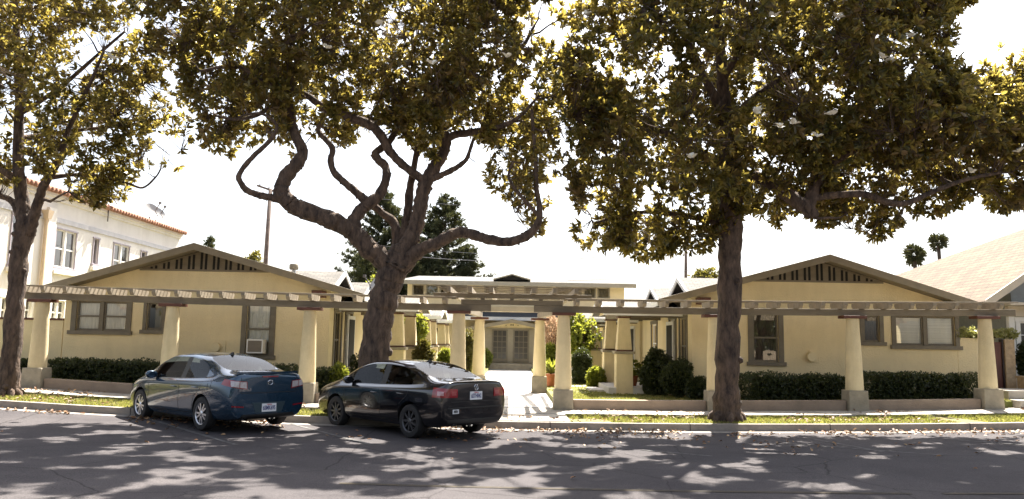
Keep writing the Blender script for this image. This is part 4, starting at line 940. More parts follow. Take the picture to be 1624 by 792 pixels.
# ------------------------------------------------------------------ hedges, shrubs and court plants
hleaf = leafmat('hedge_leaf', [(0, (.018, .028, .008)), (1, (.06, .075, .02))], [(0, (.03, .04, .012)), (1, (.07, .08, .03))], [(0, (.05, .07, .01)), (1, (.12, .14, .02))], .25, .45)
gleaf = leafmat('bright_leaf', [(0, (.06, .09, .015)), (1, (.20, .22, .03))], [(0, (.08, .10, .02)), (1, (.2, .22, .05))], [(0, (.25, .28, .03)), (1, (.5, .5, .06))], .45, .45)
oleaf = leafmat('olive_leaf', [(0, (.05, .05, .012)), (1, (.14, .12, .03))], [(0, (.08, .07, .02)), (1, (.14, .12, .05))], [(0, (.15, .14, .02)), (1, (.3, .26, .05))], .35, .5)
palml = leafmat('pale_bloom', [(0, (.45, .30, .18)), (1, (.75, .55, .38))], [(0, (.4, .3, .2)), (1, (.7, .5, .35))], [(0, (.5, .35, .2)), (1, (.7, .5, .35))], .4, .7)
woodm = mat('shrub_wood', (.07, .05, .035), .9, .3, 8, .5, 40)
def shell_pts(n, c, r, seed, box=False, thr=-.6, solid=.35):
    rr = np.random.RandomState(seed)
    if box:
        P = rr.uniform(-1, 1, (n, 3)); k = rr.randint(0, 3, n); P[np.arange(n), k] = np.sign(P[np.arange(n), k]) * (1 - solid * rr.uniform(0, 1, n) ** 2)
    else: P = nrm(rr.randn(n, 3)) * (1 - solid * rr.uniform(0, 1, (n, 1)) ** 1.5)
    N_ = P.copy() if not box else P ** 5
    P = P * np.array(r)[None]; W = P + np.array(c)[None]
    nz = noise3(W, 1.1, seed + 5); nz2 = noise3(W, 3.2, seed + 8); W = W + nrm(N_ + 1e-6) * ((nz * min(r) * .22 + nz2 * .035) * (1 if not box else .6))[:, None]
    return W, nrm(N_ + rr.randn(n, 3) * .5)
def bush(name, label, cat, c, r, n, m, leaf=.05, box=False, group=None, seed=1, part='foliage', ln=5, extra=None, core=True):
    t = thing(name, label, cat, (c[0], c[1], c[2] - r[2]), group=group)
    if box:
        xs = max(2, int(r[0] * 2 / .5))
    W, A = shell_pts(n, c, r, seed, box); V, Fq, rn = leaves(W, A, ln, leaf, leaf * .5, (.3, 1.3)); mesh_np(part, V, Fq, rn, m, t)
    b = MB(); rr = random.Random(seed); k_ = 8 if not box else int(r[0] * 8)
    for k in range(k_):
        x = c[0] + rr.uniform(-.8, .8) * r[0] * (1 if box else .3); y = c[1] + rr.uniform(-.3, .3) * r[1]
        b.tube([(x, y, c[2] - r[2] - .05), (x + rr.uniform(-.1, .1), y, c[2] - r[2] * .2), (c[0] * (0 if box else 1) + (x if box else 0) + rr.uniform(-.5, .5) * (r[0] if not box else .3), y + rr.uniform(-.3, .3) * r[1], c[2] + r[2] * .6)], [.02, .015, .008], 5)
    b.build('stems', woodm, t)
    if core:  # dense inner twigs and old leaves so the shrub is not see-through
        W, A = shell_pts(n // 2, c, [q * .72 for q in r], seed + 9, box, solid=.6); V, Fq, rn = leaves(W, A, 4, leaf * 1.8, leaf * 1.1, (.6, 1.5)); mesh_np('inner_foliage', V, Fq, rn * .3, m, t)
    return t
hx = [(-11.85, -8.35), (-8.1, -4.95)]
HZ = .34
def hedge(px0, px1, ptop, lab, seed):
    a = at(px0, ptop, 21.7); c = at(px1, ptop, 21.7); zt = (a.z + c.z) / 2; zb = HZ + gz((a.x + c.x) / 2); cx = (a.x + c.x) / 2
    bush('hedge', lab, 'hedge', (cx, 21.75, (zt + zb) / 2), ((c.x - a.x) / 2, .42, (zt - zb) / 2), int((c.x - a.x) * 900), hleaf, .055, True, 'clipped hedges under the windows', seed, 'foliage', 4)
hedge(-40, 42, 571, 'short clipped hedge behind the leftmost tree trunk', 1)
hedge(77, 262, 573, 'dark clipped hedge left of the blue car, between two columns', 2)
hedge(280, 478, 580, 'dark clipped hedge mostly hidden behind the blue car', 3)
hedge(500, 541, 586, 'small clipped hedge between the blue and the black car', 4)
hedge(1176, 1342, 596, 'dark clipped hedge right of the thick upright tree trunk', 5)
hedge(1365, 1546, 594, 'dark clipped hedge under the double window of the right bungalow', 6)
bush('shrub', 'bright yellow-green shrub tip at the end of the hedge by the black car', 'shrub', (-5.0 + .35, 21.6, .85), (.16, .2, .35), 260, gleaf, .08, seed=12)
def shrub_at(px, pyt, pyb, rx, Y, m, lab, seed, leaf=.06, n=1500, grp=None):
    a = at(px, pyt, Y); c = at(px, pyb, Y); zb = min(c.z, HZ + .1) if c.z > HZ - .4 else HZ
    zb = HZ; rxw = rx * Y / F
    return bush('shrub', lab, 'shrub', (a.x, Y, (a.z + zb) / 2), (rxw, rxw * .8, (a.z - zb) / 2), n, m, leaf, seed=seed, group=grp)
shrub_at(1040, 556, 612, 24, 23.6, hleaf, 'round dark green shrub beside the right porch', 21, .07, 2200)
shrub_at(1075, 572, 630, 21, 22.6, hleaf, 'dark shrub at the corner of the right bungalow', 22, .06, 1900)
shrub_at(1106, 597, 630, 17, 21.9, hleaf, 'low brown-green shrub left of the thick tree trunk', 23, .05, 1100)
shrub_at(923, 556, 605, 15, 29.5, hleaf, 'upright dark bush between the court columns, right of the path', 24, .08, 1300)
shrub_at(946, 583, 614, 13, 27.0, gleaf, 'bright spiky yellow-green shrub beside the right porch pier', 25, .1, 500)
shrub_at(706, 553, 590, 13, 28.0, gleaf, 'yellow flowering bush on the left side of the court', 26, .08, 900)
shrub_at(672, 540, 590, 14, 26.5, oleaf, 'tall grassy dark plant left of the yellow bush', 27, .12, 700)
shrub_at(744, 520, 590, 9, 38, oleaf, 'thin rose bush left of the court path', 28, .09, 300)
shrub_at(771, 552, 590, 9, 45.5, gleaf, 'small pale rose bush beside the entrance doors, left', 29, .09, 260)
shrub_at(876, 548, 590, 12, 33, gleaf, 'leafy green bush under the pale feathery plume, right of the path', 30, .12, 600)
shrub_at(640, 520, 590, 10, 30.5, hleaf, 'dark climbing shrub behind the left porch piers', 31, .08, 500)
shrub_at(580, 560, 612, 20, 23.6, hleaf, 'shaded shrub between the leaning trunk and the left bungalow', 32, .07, 900)
# feathery plume
c = at(875, 532, 33.5); t = thing('pampas_plume', 'pinkish feathery plume plant rising right of the court path', 'plant', (c.x, 33.5, HZ))
W, A = shell_pts(900, (c.x, 33.5, c.z), (.36, .3, .75), 40); V, Fq, rn = leaves(W, A + np.array([[0, 0, .6]]), 4, .12, .02, (.1, .7)); mesh_np('plume', V, Fq, rn, palml, t)
b = MB()
for k in range(7): b.tube([(c.x, 33.5, HZ), (c.x + (k - 3) * .07, 33.5, 1.4), (c.x + (k - 3) * .1, 33.5, c.z + .3)], .015, 5)
b.build('stems', woodm, t)
# potted plant on the right of the rear column
c = at(873, 612, 27.6); t = thing('potted_plant', 'terracotta pot with a spiky green plant beside the rear gateway column', 'potted plant', (c.x, 27.6, HZ))
b = MB().lathe((c.x, 27.6, HZ), [(.13, 0), (.19, .36), (.22, .37), (.22, .44), (.19, .44)], 20); b.build('pot', terracotta, t, smooth=True, autos=True)
W = np.repeat(np.array([[c.x, 27.6, HZ + .42]]), 1, 0); V, Fq, rn = leaves(W, np.array([[0, 0, 1.]]), 60, .5, .07, (.05, 1.0), .08); mesh_np('leaves', V, Fq, rn, gleaf, t)
for px_, Y_, lab in ((1004, 25.0, 'small potted plant on the right porch'),):
    c = at(px_, 590, Y_); t = thing('potted_plant', lab, 'potted plant', (c.x, Y_, .56))
    MB().lathe((c.x, Y_, .56), [(.1, 0), (.15, .26), (.17, .27), (.17, .32), (.14, .32)], 16).build('pot', terracotta, t, smooth=True, autos=True)
    W, A = shell_pts(160, (c.x, Y_, 1.1), (.2, .2, .25), 50); V, Fq, rn = leaves(W, A, 5, .09, .04); mesh_np('leaves', V, Fq, rn, gleaf, t)
# vine on the gate wall
t = thing('vine', 'pale leafy vine growing along the top of the right garden wall and gate', 'vine', (13.6, 22.95, 2.2))
W = np.stack([NR.uniform(12.95, 14.75, 420), NR.uniform(22.75, 23.15, 420), 2.28 + NR.uniform(-.05, .22, 420) * (.6 + .4 * np.sin(NR.uniform(12.95, 14.75, 420) * 5))], 1)
V, Fq, rn = leaves(W, NR.randn(420, 3) * .6 + np.array([[0, -.4, 1.]]), 5, .09, .06, (.3, 1.3)); mesh_np('foliage', V, Fq, rn, leafmat('pale_vine_leaf', [(0, (.2, .22, .06)), (1, (.5, .48, .2))], [(0, (.3, .3, .15)), (1, (.5, .45, .25))], [(0, (.4, .4, .1)), (1, (.6, .6, .2))], .4, .5), t)
b = MB(); b.tube([(12.95 + k * .2, 22.95 + .05 * math.sin(k), 2.27 + .03 * math.sin(k * 2)) for k in range(10)], .02, 6); b.build('stem', woodm, t)
t = bush('shrub', 'dark creeper hanging beside the neighbour house window', 'shrub', (15.0, 22.9, 1.5), (.22, .25, .6), 500, hleaf, .08, seed=61)

# small court tree on the right
def small_tree(name, label, px, pyt, Y, rpx, hpx, m, n, seed, cat='tree', leaf=.1, grp=None, basez=HZ):
    c = at(px, pyt + hpx / 2, Y); r = rpx * Y / F; h = hpx * Y / F / 2
    t = thing(name, label, cat, (c.x, Y, basez), group=grp)
    b = MB(); P = [Vector((c.x, Y, basez - .05)), Vector((c.x + .15 * r, Y, (basez + c.z) / 2)), Vector((c.x, Y, c.z))]; b.tube(P, [.09, .07, .04], 8)
    for k in range(7):
        a = k * .9; b.tube([P[1] + Vector((0, 0, .3)), P[2] + Vector((math.cos(a) * r * .4, math.sin(a) * r * .4, 0)), P[2] + Vector((math.cos(a) * r * .8, math.sin(a) * r * .8, h * .5))], [.04, .03, .012], 5)
    b.build('trunk', woodm, t, smooth=True)
    W, A = shell_pts(n, tuple(c), (r, r, h), seed, solid=.8); k = noise3(W, .9 / max(r, .3) * .8, seed) > -.25; V, Fq, rn = leaves(W[k], A[k], 6, leaf, leaf * .5, (.3, 1.3)); mesh_np('crown', V, Fq, rn, m, t)
    return t
small_tree('citrus_tree', 'small bright green tree in the court to the right of the path', 918, 500, 31.5, 24, 62, gleaf, 900, 71, leaf=.16)
small_tree('citrus_tree', 'yellow-green small tree behind the left porch piers', 661, 500, 30.8, 13, 50, gleaf, 420, 72, leaf=.14)
small_tree('background_tree', 'round green treetop behind the left dish near the leaning trunk', 600, 432, 46, 18, 40, gleaf, 500, 73, leaf=.2, basez=.2)
small_tree('background_tree', 'low green treetop right of the thick trunk, beyond the right bungalow roofs', 1122, 428, 60, 26, 24, oleaf, 500, 74, leaf=.25, basez=.2)
small_tree('background_tree', 'tiny treetop above the left roof beside the utility pole', 402, 402, 62, 12, 20, oleaf, 200, 75, leaf=.25, basez=.2)

# unseen trees added behind the viewer, so glass and paintwork have something to reflect
far_labels = ['far left', 'left', 'middle', 'right', 'far right']
for k, xx in enumerate((-21, -11.5, -1.5, 8.5, 19)):
    Yb = -14.6 - (k % 2) * 1.2; t = thing('reflection_tree', 'unseen dark green tree added behind the viewer for reflections, %s of five' % far_labels[k], 'tree', (xx, Yb, .1), group='unseen trees added for reflections')
    b = MB(); b.tube([(xx, Yb, 0), (xx + .1, Yb, 2), (xx, Yb, 4.5)], [.32, .25, .15], 10)
    for j in range(6):
        a = j * 1.05; b.tube([(xx, Yb, 2.2 + j * .2), (xx + math.cos(a) * 1.8, Yb + math.sin(a) * 1.8, 4.6), (xx + math.cos(a) * 3.2, Yb + math.sin(a) * 3, 6)], [.15, .1, .04], 7)
    b.build('trunk', bark, t, smooth=True)
    W, A = shell_pts(2600, (xx, Yb, 5.4), (5.0, 4.2, 3.6), 300 + k, solid=.9); V, Fq, rn = leaves(W, A, 6, .34, .16, (.3, 1.3)); mesh_np('crown', V, Fq, rn, hleaf, t)

# conifers beyond the court
cleaf = leafmat('conifer_needle', [(0, (.04, .055, .03)), (1, (.12, .13, .065))], [(0, (.03, .045, .02)), (1, (.07, .08, .035))], [(0, (.06, .07, .02)), (1, (.14, .13, .04))], .2, .7)
def conifer(px, pyt, Y, wpx, label, seed, z0=.2, dens=1.0):
    top = at(px, pyt, Y); Rb = 1.55 * wpx * Y / F; t = thing('conifer_tree', label, 'tree', (top.x, Y, z0), group='conifers behind the court')
    b = MB(); b.tube([(top.x, Y, z0 - .1), (top.x + .1, Y, (z0 + top.z) / 2), (top.x, Y, top.z)], [.28, .16, .02], 8); b.build('trunk', woodm, t)
    rr = random.Random(seed); P = []; A = []; bb = MB(); Ht = top.z - z0; nb = int(Ht * 17 * dens)
    for k in range(nb):
        u = (k + .5) / nb; z = z0 + Ht * (.12 + .88 * u); a = rr.uniform(0, 6.28); L = (Rb * (1 - u) ** .75 + .18) * rr.uniform(.65, 1.15); d = Vector((math.cos(a), math.sin(a), .25)).normalized()
        e = Vector((top.x, Y, z)) + d * L; e.z += L * .18 * (1 if u > .3 else -.3)
        bb.tube([(top.x, Y, z), tuple(Vector((top.x, Y, z)).lerp(e, .5) + Vector((0, 0, -.05 * L))), tuple(e)], [.035, .025, .01], 4, False)
        m_ = max(5, int(L * 20))
        for j in range(m_):
            f = (j + .5) / m_; f = .25 + .75 * f; q = Vector((top.x, Y, z)).lerp(e, f); P.append((q.x + rr.gauss(0, .10), q.y + rr.gauss(0, .10), q.z + rr.gauss(0, .07) - .05)); A.append((d.x, d.y, rr.uniform(.1, .9)))
    bb.build('boughs', woodm, t)
    V, Fq, rn = leaves(np.array(P), np.array(A), 6, .26, .055, (.2, 1.1)); mesh_np('needles', V, Fq, rn, cleaf, t)
conifer(707, 310, 62, 58, 'tall pointed conifer right of the leaning trunk, above the two-storey roof', 81)
conifer(612, 306, 64, 60, 'tall conifer seen between the contorted limbs, left of the leaning trunk top', 82)
conifer(655, 362, 60, 56, 'lower conifer between the two tall ones, behind the leaning trunk', 83)
conifer(580, 400, 58, 30, 'short dark conifer left of the leaning trunk', 84)
conifer(745, 395, 61, 24, 'short yellowish conifer at the right edge of the conifer group', 85)
conifer(332, 377, 66, 9, 'tiny pointed conifer peeking over the peak of the left bungalow roof', 86)

# palms
def palm(px, py, Y, rpx, label, seed):
    c = at(px, py, Y); t = thing('palm_tree', label, 'palm', (c.x, Y, .2), group='distant fan palms'); r = rpx * Y / F
    MB().tube([(c.x, Y, .1), (c.x + .2, Y, c.z * .5), (c.x, Y, c.z)], [.3, .22, .22], 8).build('trunk', woodm, t, smooth=True)
    rr = random.Random(seed); P = []; A = []
    for k in range(46):
        a = rr.uniform(0, 6.28); el = rr.uniform(-1.1, 1.2); d = Vector((math.cos(a) * math.cos(el), math.sin(a) * math.cos(el), math.sin(el))); q = c + d * r * rr.uniform(.1, .5); P.append(tuple(q)); A.append(tuple(d))
    V, Fq, rn = leaves(np.array(P), np.array(A), 12, r * .6, r * .07, (.05, .8)); mesh_np('fronds', V, Fq, rn, cleaf, t)
palm(1450, 406, 90, 21, 'fan palm in the distance left of the tan roof, the lower and larger one', 91)
palm(1488, 385, 95, 17, 'fan palm in the distance touching the edge of the tan roof, the higher one', 92)

# utility poles and wires
polem = mat('pole_wood', (.12, .085, .07), .9, .25, 5)
def pole(px, pyt, Y, label, arms=True, r=.14):
    c = at(px, pyt, Y); t = thing('utility_pole', label, 'utility pole', (c.x, Y, .2), group='utility poles behind the court')
    MB().tube([(c.x - .12, Y, .1), (c.x, Y, c.z)], [r * 1.2, r * .8], 10).build('pole', polem, t, smooth=True)
    if arms:
        b = MB(); b.hexa([(c.x - .75, Y - .25, c.z + .1), (c.x + 1.1, Y + .3, c.z - .45), (c.x + 1.1, Y + .4, c.z - .45), (c.x - .75, Y - .15, c.z + .1), (c.x - .75, Y - .25, c.z + .22), (c.x + 1.1, Y + .3, c.z - .33), (c.x + 1.1, Y + .4, c.z - .33), (c.x - .75, Y - .15, c.z + .22)]); b.build('crossarm', polem, t)
        for k in range(4):
            MB().lathe((c.x - .6 + k * .5, Y - .12 + k * .15, c.z + .18 - k * .15), [(.03, 0), (.05, .04), (.05, .1), (.02, .14)], 8).build('insulator', steel, t)
    return c
p1 = pole(429, 300, 46, 'tall wooden utility pole with a tilted crossarm above the left bungalow')
p2 = pole(1088, 375, 52, 'dark utility pole seen just left of the thick upright trunk', False, .12)
wirem = mat('wire', (.25, .25, .27), .6, 0)
def wire(a, Ya, c, Yc, sag, lab, r=.014):
    A_ = at(*a, Ya); B_ = at(*c, Yc); b = MB(); b.tube([A_.lerp(B_, k / 16) - Vector((0, 0, sag * 4 * (k / 16) * (1 - k / 16))) for k in range(17)], r, 4)
    tag(b.build('overhead_wire', wirem), lab, 'wire', 'overhead wires')
wire((440, 300), 46, (1200, 340), 60, .5, 'thin overhead wire running right from the tilted crossarm')
wire((436, 371), 46, (1010, 410), 58, .4, 'thin overhead wire running right from halfway down the pole')
wire((640, 405), 42, (1145, 372), 50, .9, 'overhead wire passing in front of the conifers towards the thick trunk', .02)
wire((900, 445), 44, (1160, 415), 50, .3, 'thin sagging overhead wire left of the thick upright trunk')
wire((1175, 380), 52, (1450, 395), 75, .5, 'thin overhead wire above the right bungalow peak')
wire((1175, 418), 52, (1290, 440), 60, .3, 'short overhead wire just right of the thick upright trunk', .02)
wire((380, 400), 46, (318, 480), 40, .1, 'thin guy wire left of the tall wooden pole')
wire((1200, 325), 50, (1640, 350), 80, .6, 'highest thin overhead wire crossing the sky at the right')

# ------------------------------------------------------------------ grass and leaf litter
def blades(name, regions, n, h, m, seed, wd=.012):
    r = np.random.RandomState(seed); V = []; 
    P = []
    for (x0, x1, y0, y1, z, share) in regions:
        k = int(n * share); X = r.uniform(x0, x1, k); Yv = r.uniform(y0, y1, k); g_ = np.where(X < 0, .0021, .0014) * np.minimum(np.abs(X), 20) ** 2
        keep = noise3(np.stack([X, Yv, 0 * X], 1), .5, seed) > -.55; P.append(np.stack([X, Yv, z + g_], 1)[keep])
    P = np.concatenate(P); k = len(P); a = r.uniform(0, 6.28, k); hh = h * r.uniform(.5, 1.3, k)[:, None]; side = np.stack([np.cos(a), np.sin(a), 0 * a], 1) * wd; lean = np.concatenate([r.randn(k, 2) * .45, np.ones((k, 1))], 1) * hh
    V = np.stack([P - side, P + side, P + lean * .6 + side * .6, P + lean], 1).reshape(-1, 3); Fq = np.arange(k * 4).reshape(-1, 4)
    o = mesh_np(name, V, Fq, r.uniform(0, 1, k), m); return o
grassm = leafmat('grass_blade', [(0, (.07, .08, .015)), (.5, (.13, .13, .03)), (1, (.30, .23, .09))], [(0, (.07, .08, .015)), (.5, (.13, .13, .03)), (1, (.30, .23, .09))], [(0, (.22, .26, .03)), (1, (.45, .42, .12))], .4, .6)
tag(blades('parkway_grass', [(-17, -1.4, KY + .17, 19.18, .145, .5), (1.4, 17, KY + .17, 19.18, .145, .5)], 60000, .045, grassm, 5), 'short patchy grass in the strip between kerb and pavement', 'grass', kind='stuff')
tag(blades('lawn_grass', [(-15, -1.25, 20.6, 24, .34, .3), (1.25, 15, 20.6, 24, .34, .3), (1.25, 5.2, 24, 44, .34, .2), (-5.2, -1.25, 24, 44, .34, .2)], 80000, .05, grassm, 6), 'sunlit lawn grass in the court and behind the low wall', 'grass', kind='stuff')
litter = leafmat('dry_leaf', [(0, (.10, .045, .02)), (.5, (.22, .10, .04)), (1, (.42, .28, .13))], [(0, (.16, .09, .05)), (1, (.4, .28, .16))], [(0, (.1, .05, .02)), (1, (.2, .12, .05))], .1, .6)
def litter_pts(n, seed):
    r = np.random.RandomState(seed); X = r.uniform(-15, 16, n * 3); Yv = np.concatenate([KY - .12 - np.abs(r.randn(n)) * .35, KY - .3 - np.abs(r.randn(n // 2)) * 1.6, r.uniform(KY + .2, 20.1, n * 3 - n - n // 2)])
    g_ = np.where(X < 0, .0021, .0014) * X ** 2; z = np.where(Yv < KY, .012, np.where(Yv < KY + .16, .16, np.where(Yv < 19.2, .17, .19))); k = noise3(np.stack([X, Yv, 0 * X], 1), .3, 3) > -.1
    return np.stack([X, Yv, z + g_], 1)[k]
Pl = litter_pts(1500, 8); V, Fq, rn = leaves(Pl, NR.randn(len(Pl), 3) * .25 + np.array([[0, 0, 1.]]), 1, .10, .05, (1.2, 1.7), .15)
tag(mesh_np('fallen_leaves', V, Fq, rn, litter), 'dry brown leaves fallen along the kerb and on the road', 'fallen leaves', kind='stuff')
# ------------------------------------------------------------------ cars
def carpaint(name, col, metal=.6, rough=.28):
    m, n, L, p = newmat(name); p.inputs['Base Color'].default_value = (*col, 1); p.inputs['Metallic'].default_value = metal; p.inputs['Roughness'].default_value = rough
    p.inputs['Coat Weight'].default_value = 1; p.inputs['Coat Roughness'].default_value = .03
    tc = n.new('ShaderNodeTexCoord'); nz = n.new('ShaderNodeTexNoise'); nz.inputs['Scale'].default_value = 900; L.new(tc.outputs['Object'], nz.inputs['Vector'])
    bp = n.new('ShaderNodeBump'); bp.inputs['Strength'].default_value = .05; bp.inputs['Distance'].default_value = .001; L.new(nz.outputs['Fac'], bp.inputs['Height']); L.new(bp.outputs[0], p.inputs['Normal'])
    dz = n.new('ShaderNodeTexNoise'); dz.inputs['Scale'].default_value = 3; dz.inputs['Detail'].default_value = 6; L.new(tc.outputs['Object'], dz.inputs['Vector'])
    mr = n.new('ShaderNodeMapRange'); mr.inputs['To Min'].default_value = rough * .8; mr.inputs['To Max'].default_value = rough * 1.4; L.new(dz.outputs['Fac'], mr.inputs[0]); L.new(mr.outputs[0], p.inputs['Roughness'])
    return m
rubber = mat('tyre_rubber', (.018, .017, .017), .8, .2, 20, .3, 80)
blackp = mat('black_plastic', (.012, .012, .012), .45, 0)
chrome = mat('chrome', (.75, .75, .76), .12, 0, metal=1)
alloy = mat('alloy_wheel', (.62, .62, .64), .3, .05, 8, metal=.85)
alloyd = mat('dark_wheel', (.09, .09, .095), .35, .1, 8, metal=.6)
redl = mat('red_lens', (.22, .006, .01), .08, 0, coat=1)
clearl = mat('clear_lens', (.42, .38, .38), .08, .2, 30, coat=1)
amberl = mat('amber_lens', (.55, .16, .03), .1, 0, coat=1)
platew = mat('plate_white', (.72, .73, .74), .4, 0); platet = mat('plate_blue', (.03, .04, .16), .5, 0)
seatm = mat('seat_cloth', (.05, .048, .045), .9, .2, 20)
carglass = glassmat('car_glass', (.45, .49, .47), .0, .0, 1.36)
def extract(me, idxs):
    """separate the faces of material indices into one mesh per connected island"""
    bm = bmesh.new(); bm.from_mesh(me); out = []
    fs = set(f for f in bm.faces if f.material_index in idxs)
    while fs:
        st = [fs.pop()]; isl = list(st)
        while st:
            f = st.pop()
            for e in f.edges:
                for g_ in e.link_faces:
                    if g_ in fs: fs.discard(g_); st.append(g_); isl.append(g_)
        vs = {}; V = []; Fc = []
        for f in isl:
            t_ = []
            for v in f.verts:
                if v.index not in vs: vs[v.index] = len(V); V.append(v.co.copy())
                t_.append(vs[v.index])
            Fc.append(t_)
        out.append((V, Fc))
    bm.free(); return out
def plain(name, V, Fc, m, parent, smooth=True, autos=True, solid=0):
    me = bpy.data.meshes.new(name); me.from_pydata(V, [], Fc); me.materials.append(m)
    if smooth: me.polygons.foreach_set('use_smooth', [True] * len(me.polygons))
    if autos: me.set_sharp_from_angle(angle=R(38))
    o = bpy.data.objects.new(name, me); COL.objects.link(o); o.parent = parent; WL[o.name] = Vector((0, 0, 0))
    if solid:
        s_ = o.modifiers.new('solid', 'SOLIDIFY'); s_.thickness = solid; s_.offset = -1
    return o
def text_mesh(s, size, m, parent, origin, ux, uy, name='lettering', align='CENTER', sx=1.0):
    cu = bpy.data.curves.new('t', 'FONT'); cu.body = s; cu.size = size; cu.align_x = align; cu.align_y = 'CENTER'; cu.extrude = .001; cu.offset = size * .02
    o = bpy.data.objects.new('t', cu); COL.objects.link(o); dg = bpy.context.evaluated_depsgraph_get(); me = bpy.data.meshes.new_from_object(o.evaluated_get(dg)); bpy.data.objects.remove(o)
    n_ = ux.cross(uy)
    for v in me.vertices: v.co = origin + ux * v.co.x * sx + uy * v.co.y + n_ * v.co.z
    me.materials.clear(); me.materials.append(m); q = bpy.data.objects.new(name, me); COL.objects.link(q); q.parent = parent; WL[q.name] = Vector((0, 0, 0)); return q

def car(kind, label, RL, ang, P):
    h_ = Vector((-math.sin(ang), math.cos(ang), 0)); l_ = Vector((-math.cos(ang), -math.sin(ang), 0))
    org = Vector((RL[0], RL[1], 0)) - h_ * P['ra'] - l_ * .78; org.z = gz(org.x) + .005 + P.get('dz', 0)
    t = thing(kind, label, 'car', org, rotz=math.pi / 2 + ang, group='cars parked nose-in at the kerb')
    # ---- cage
    S = P['S']; ns = len(S); bm = bmesh.new(); L = []; 
    for st in S:
        x, pts = st; row = []
        pts = [(0, pts[0][1])] + list(pts)  # bottom centre
        for side in (1, -1):
            rr_ = []
            for j, q in enumerate(pts):
                y, z = q[0], q[1]; dx = q[2] if len(q) > 2 else 0
                if j in (0, 8) and side < 0: rr_.append(row[0][j]); continue
                rr_.append(bm.verts.new((x + dx, side * y, z)))
            row.append(rr_)
        L.append(row)
    def cellmat(i, j): return P['mat'](i, j)
    for i in range(ns - 1):
        for sd in (0, 1):
            for j in range(8):
                a, b_, c, d = L[i][sd][j], L[i + 1][sd][j], L[i + 1][sd][j + 1], L[i][sd][j + 1]
                f = bm.faces.new((a, b_, c, d) if sd == 0 else (d, c, b_, a)); f.material_index = cellmat(i, j)
    for i in (0, ns - 1):
        for j in range(8):
            a, b_, c, d = L[i][0][j], L[i][0][j + 1], L[i][1][j + 1], L[i][1][j]
            vs = []
            for v in (a, b_, c, d):
                if v not in vs: vs.append(v)
            f = bm.faces.new(vs if i == 0 else vs[::-1]); f.material_index = 4 if j == 0 else 0
    bmesh.ops.recalc_face_normals(bm, faces=bm.faces[:])
    cl = bm.edges.layers.float.new('crease_edge')
    ridx = {}
    for i in range(ns):
        for sd in (0, 1):
            for j in range(9): ridx.setdefault(L[i][sd][j], (i, j))
    for e in bm.edges:
        (i0, j0), (i1, j1) = ridx[e.verts[0]], ridx[e.verts[1]]
        if j0 == j1 and i0 != i1: e[cl] = P['crease'](min(i0, i1), j0, True)
        elif i0 == i1: e[cl] = P['crease'](i0, min(j0, j1), False)
    me = bpy.data.meshes.new('cage'); bm.to_mesh(me); bm.free()
    o = bpy.data.objects.new('cage', me); COL.objects.link(o)
    for k in range(5): me.materials.append(blackp)
    ss = o.modifiers.new('s', 'SUBSURF'); ss.levels = 3; ss.render_levels = 3
    cut = bmesh.new()
    for ax in (P['ra'], P['fa']):
        for sd in (1, -1):
            r = bmesh.ops.create_cone(cut, cap_ends=True, segments=40, radius1=P['arch'], radius2=P['arch'], depth=.34, matrix=Matrix.Translation((ax, sd * .80, .325)) @ Matrix.Rotation(math.pi / 2, 4, 'X'))
    for f in cut.faces: f.material_index = 4
    cme = bpy.data.meshes.new('cut'); cut.to_mesh(cme); cut.free(); co = bpy.data.objects.new('cut', cme); COL.objects.link(co)
    for k in range(5): cme.materials.append(blackp)
    bo = o.modifiers.new('b', 'BOOLEAN'); bo.operation = 'DIFFERENCE'; bo.object = co; bo.solver = 'EXACT'
    dg = bpy.context.evaluated_depsgraph_get(); full = bpy.data.meshes.new_from_object(o.evaluated_get(dg))
    bpy.data.objects.remove(o); bpy.data.objects.remove(co)
    paint = P['paint']; bvh = BVHTree.FromPolygons([v.co for v in full.vertices], [p.vertices for p in full.polygons])
    def joined(idx):
        V = []; Fc = []
        for v, f in extract(full, idx): b0 = len(V); V += v; Fc += [[b0 + i for i in q] for q in f]
        return V, Fc
    V, Fc = joined({0}); body = plain('body', V, Fc, paint, t)
    V, Fc = joined({4}); plain('underside', V, Fc, blackp, t)
    for idx, nm in ((1, 'windscreen'), (2, 'rear_window'), (3, 'side_window')):
        for V, Fc in extract(full, {idx}):
            if len(Fc) > 6: plain(nm, V, Fc, carglass, t)
    def hit(o_, d):
        r = bvh.ray_cast(Vector(o_), Vector(d).normalized()); return r[0], r[1]
    def patch(name, corners, d, m, parent, off=.006, nu=10, nv=6, th=None):
        """corners: four (a, b) in the plane facing d; order around the quad. d = ('side'|'rear'|'corner')"""
        V = []; Fc = []
        for i in range(nu + 1):
            for j in range(nv + 1):
                u, v = i / nu, j / nv; a = (1 - u) * (1 - v) * corners[0][0] + u * (1 - v) * corners[1][0] + u * v * corners[2][0] + (1 - u) * v * corners[3][0]; b_ = (1 - u) * (1 - v) * corners[0][1] + u * (1 - v) * corners[1][1] + u * v * corners[2][1] + (1 - u) * v * corners[3][1]
                if d == 'left': o_, dr = (a, 2, b_), (0, -1, 0)
                elif d == 'right': o_, dr = (a, -2, b_), (0, 1, 0)
                elif d == 'rear': o_, dr = (-4, a, b_), (1, 0, 0)
                else:  # corner: a is an angle in degrees round the rear corner, centre well inside the body
                    sg = d; c = Vector((-1.7, sg * .35, b_)); dr_ = Vector((-math.cos(R(a)), sg * math.sin(R(a)), 0)); o_, dr = tuple(c + dr_ * 3), tuple(-dr_)
                p, n_ = hit(o_, dr)
                if p is None: return None
                if n_.dot(Vector(dr)) > 0: n_ = -n_
                V.append(p + n_ * off)
        for i in range(nu):
            for j in range(nv): q = i * (nv + 1) + j; Fc.append((q, q + nv + 1, q + nv + 2, q + 1))
